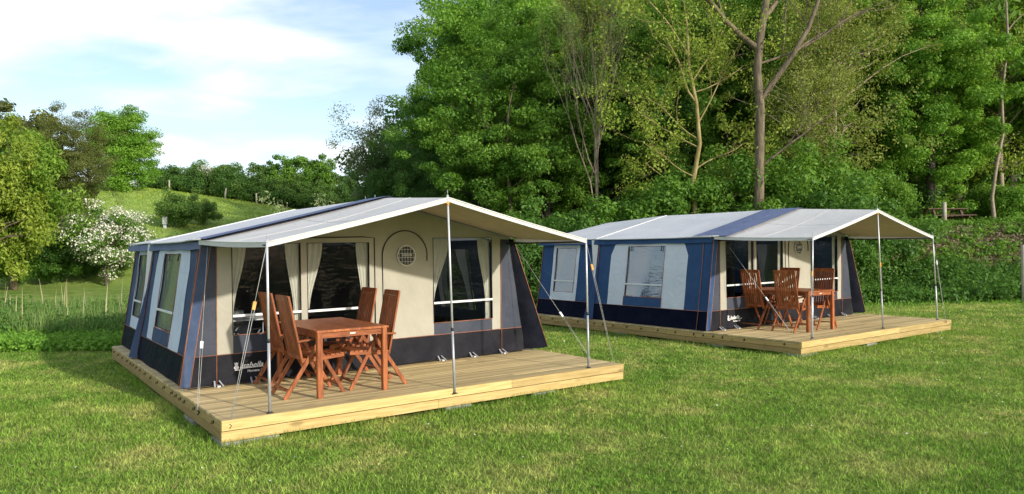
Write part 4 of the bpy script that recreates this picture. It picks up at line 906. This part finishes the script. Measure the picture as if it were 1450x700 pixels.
ground_clumps('woodland_undergrowth','low green growth on the floor of the wood','undergrowth', rng, (-9,30), (31,46), 1500, .4, 40, .17, L['mid'], .5, .7, edge=lambda x,y: ~((x>12)&(y<38.5)))
ground_clumps('undergrowth_behind_tents','low green growth at the wood edge behind the tents','undergrowth', rng, (-9,5), (26.5,31), 900, .55, 60, .13, L['nettle'], .4, .8)
ground_clumps('lush_weeds','bright low leafy weeds along the front of the wet strip','weeds', rng, (-22,-8.2), (15.3,17.8), 1200, .25, 55, .085, L['lush'], .24, .8, edge=lambda x,y: y > 15.6+.25*np.sin(x*1.1))
ground_clumps('nettle_strip','green nettles and herbs in the wet strip left of the near tent','weeds', rng, (-30,-8.0), (17.4,26), 1700, .36, 50, .11, L['nettle'], .34, 1.1)
def stalks(name, label, cat, rng, xs_, ys_, n, h0, h1, w, mat, lean=.15, pred=None, seg=3):
    x = rng.uniform(*xs_, n); y = rng.uniform(*ys_, n); k = ~in_deck(x,y,.1)
    if pred is not None: k &= pred(x,y)
    x=x[k]; y=y[k]; n=len(x); z = ground_h(x,y)-.01; h = rng.uniform(h0,h1,n); a = rng.random(n)*6.283; l = rng.normal(size=(n,2))*lean*h[:,None]
    dx = np.cos(a)*w/2; dy = np.sin(a)*w/2; B = np.stack([x,y,z],-1); D = np.stack([dx,dy,np.zeros(n)],-1)
    Mi = B+np.stack([l[:,0]*.35,l[:,1]*.35,h*.55],-1); T_ = B+np.stack([l[:,0],l[:,1],h],-1)
    V = np.stack([B-D,B+D,Mi+D*.8,Mi-D*.8,T_+D*.12,T_-D*.12],1).reshape(-1,3); b = (np.arange(n)*6)[:,None]
    F = np.concatenate([b+np.array([0,1,2,3]), b+np.array([3,2,4,5])],0); r = np.tile(rng.random(n),2)
    o = npmesh(name, V, F, mat, r); tag(o, label, cat, None, 'stuff'); return o
stalks('reeds','grey-green reeds standing in the wet strip left of the near tent','reeds', rng, (-30,-8), (17.5,27), 34000, .25, .68, .022, L['reed'], .16)
stalks('dry_stalks','pale dead stalks standing among the reeds at the left','dry stalks', rng, (-19,-8.5), (17.6,25), 70, .7, 1.35, .035, L['straw'], .06)
stalks('meadow_grass','long light grass of the meadow on the hill','meadow grass', rng, (-62,-16), (56,97), 26000, .06, .2, .10, L['yellow'], .3)
stalks('bank_grass','rough grass on the terrace edge and foot of the bank','rough grass', rng, (3,26), (24,38), 30000, .05, .16, .045, L['lush'], .3, pred=lambda x,y: (y<25.4)|(y>31.3))

# lawn blades ---------------------------------------------------------
def blade_mat():
    m, nt, out = newmat('grass blades'); c, g = grass_nodes(nt, 1.42)
    a = N(nt,'ShaderNodeAttribute', attribute_name='rnd'); mr = N(nt,'ShaderNodeMapRange'); nt.links.new(a.outputs['Fac'], mr.inputs[0]); mr.inputs[3].default_value=.45; mr.inputs[4].default_value=1.65
    h = N(nt,'ShaderNodeHueSaturation'); nt.links.new(c,h.inputs['Color']); nt.links.new(mr.outputs[0],h.inputs['Value'])
    st = N(nt,'ShaderNodeMapRange'); nt.links.new(a.outputs['Fac'], st.inputs[0]); st.inputs[1].default_value=.90; st.inputs[2].default_value=.93
    mx = N(nt,'ShaderNodeMixRGB'); nt.links.new(st.outputs[0],mx.inputs[0]); nt.links.new(h.outputs[0],mx.inputs[1]); mx.inputs[2].default_value=rgb((.42,.38,.17))
    d = N(nt,'ShaderNodeBsdfDiffuse'); t = N(nt,'ShaderNodeBsdfTranslucent'); nt.links.new(mx.outputs[0],d.inputs[0]); nt.links.new(mx.outputs[0],t.inputs[0])
    s = N(nt,'ShaderNodeMixShader'); s.inputs[0].default_value=.35; nt.links.new(d.outputs[0],s.inputs[1]); nt.links.new(t.outputs[0],s.inputs[2]); nt.links.new(s.outputs[0],out.inputs[0]); return m
def lawn(rng, bands):
    Vs=[]; Rs=[]; 
    for y0,y1,dens,hh,ww in bands:
        xr = .80*y1+1.5; n = int(2*xr*(y1-y0)*dens); x = rng.uniform(-xr,xr,n); y = rng.uniform(y0,y1,n)
        k = (np.abs(x) < .80*y+1.5) & ~in_deck(x,y) & ~((x<-8)&(y>15.7)) ; x=x[k]; y=y[k]; n=len(x)
        pz = .5+.5*np.sin(x*1.7+np.sin(y*1.3)*1.5)*np.sin(y*2.1+np.sin(x*.9)*2); h = hh*rng.uniform(.45,1.25,n)*(.8+.45*pz); a = rng.random(n)*6.283; l = rng.normal(size=(n,2))*.55*h[:,None]
        B = np.stack([x,y,ground_h(x,y)-.004],-1); D = np.stack([np.cos(a)*ww/2,np.sin(a)*ww/2,np.zeros(n)],-1)
        T_ = B+np.stack([l[:,0],l[:,1],h],-1); Vs.append(np.stack([B-D,B+D,T_],1).reshape(-1,3)); Rs.append(rng.random(n))
    V = np.concatenate(Vs); F = np.arange(len(V)).reshape(-1,3); o = npmesh('grass', V, F, blade_mat(), np.concatenate(Rs), nf=3); tag(o,'short mown lawn grass around both decks','grass',None,'stuff')
lawn(rng, [(4.8,8,3000,.040,.0095),(8,12,2100,.042,.012),(12,18,1100,.042,.015),(18,27,500,.045,.024),(27,36,160,.05,.035)])
# longer grass the mower misses along the decks, and broad clover leaves
def edge_tufts(rng):
    Vs = []; Rs = []
    for fr in (DN, DF):
        c, s = math.cos(fr[1]), math.sin(fr[1])
        for k in range(5200):
            q = rng.random()
            if q < .42: u = rng.uniform(-.1, DL+.1); v = -.03-abs(rng.normal())*.06
            elif q < .9: u = -.04-abs(rng.normal())*.06; v = rng.uniform(-.1, DW)
            else: u = DL+.02+abs(rng.normal())*.06; v = rng.uniform(-.1, DW)
            if math.sin(u*5.1+v*3.3)+math.sin(u*1.7-v*2.1) < rng.uniform(-1.6, .8): continue
            x = fr[0][0]+u*c-v*s; y = fr[0][1]+u*s+v*c; z = ground_h(x, y)-.004; h = rng.uniform(.04,.125); a = rng.random()*6.28; w = .004; l = rng.normal(size=2)*.35*h
            Vs += [(x-math.cos(a)*w,y-math.sin(a)*w,z),(x+math.cos(a)*w,y+math.sin(a)*w,z),(x+l[0],y+l[1],z+h)]; Rs.append(rng.random()*.85)
    V = np.array(Vs); o = npmesh('grass_edging', V, np.arange(len(V)).reshape(-1,3), bpy.data.materials['grass blades'], np.array(Rs), nf=3); tag(o,'longer uncut grass along the foot of both decks','grass',None,'stuff')
edge_tufts(rng)
n = 5200; xc = rng.uniform(-9,20,n); yc = rng.uniform(5.5,21,n); k = ~in_deck(xc,yc,.1) & (np.sin(xc*1.9+yc)*np.sin(yc*1.3-xc*.7) > .25) & ~((xc<-8)&(yc>15)); xc=xc[k]; yc=yc[k]
V,F,r = leaves(rng, np.stack([xc,yc,ground_h(xc,yc)+.03],-1), np.full(len(xc),.07), 9, .03, .25, 0, .9, 2.0); o = npmesh('clover', V, F, L['mid'], r); tag(o,'patches of dark clover leaves in the lawn','clover',None,'stuff')
# daisies
n = 1500; x = rng.uniform(-6,17,n); y = rng.uniform(6.5,23,n); k = ~in_deck(x,y,.1) & ((rng.random(n) < .35)|((x>3.5)&(np.sin(x*2.1)*np.sin(y*1.7)>.2))); x=x[k]; y=y[k]; n=len(x)
aa = np.linspace(0,6.283,7)[:-1]; rr = rng.uniform(.006,.013,n); tl = rng.normal(size=(n,2))*.35
P = np.stack([x[:,None]+np.cos(aa)*rr[:,None], y[:,None]+np.sin(aa)*rr[:,None], (ground_h(x,y)+.045)[:,None]+rr[:,None]*(np.cos(aa)*tl[:,:1]+np.sin(aa)*tl[:,1:])],-1).reshape(-1,3)
o = npmesh('daisies', P, np.arange(len(P)).reshape(-1,6), L['blossom'], rng.random(n), nf=6); tag(o,'small white daisies dotted over the lawn','daisies',None,'stuff')
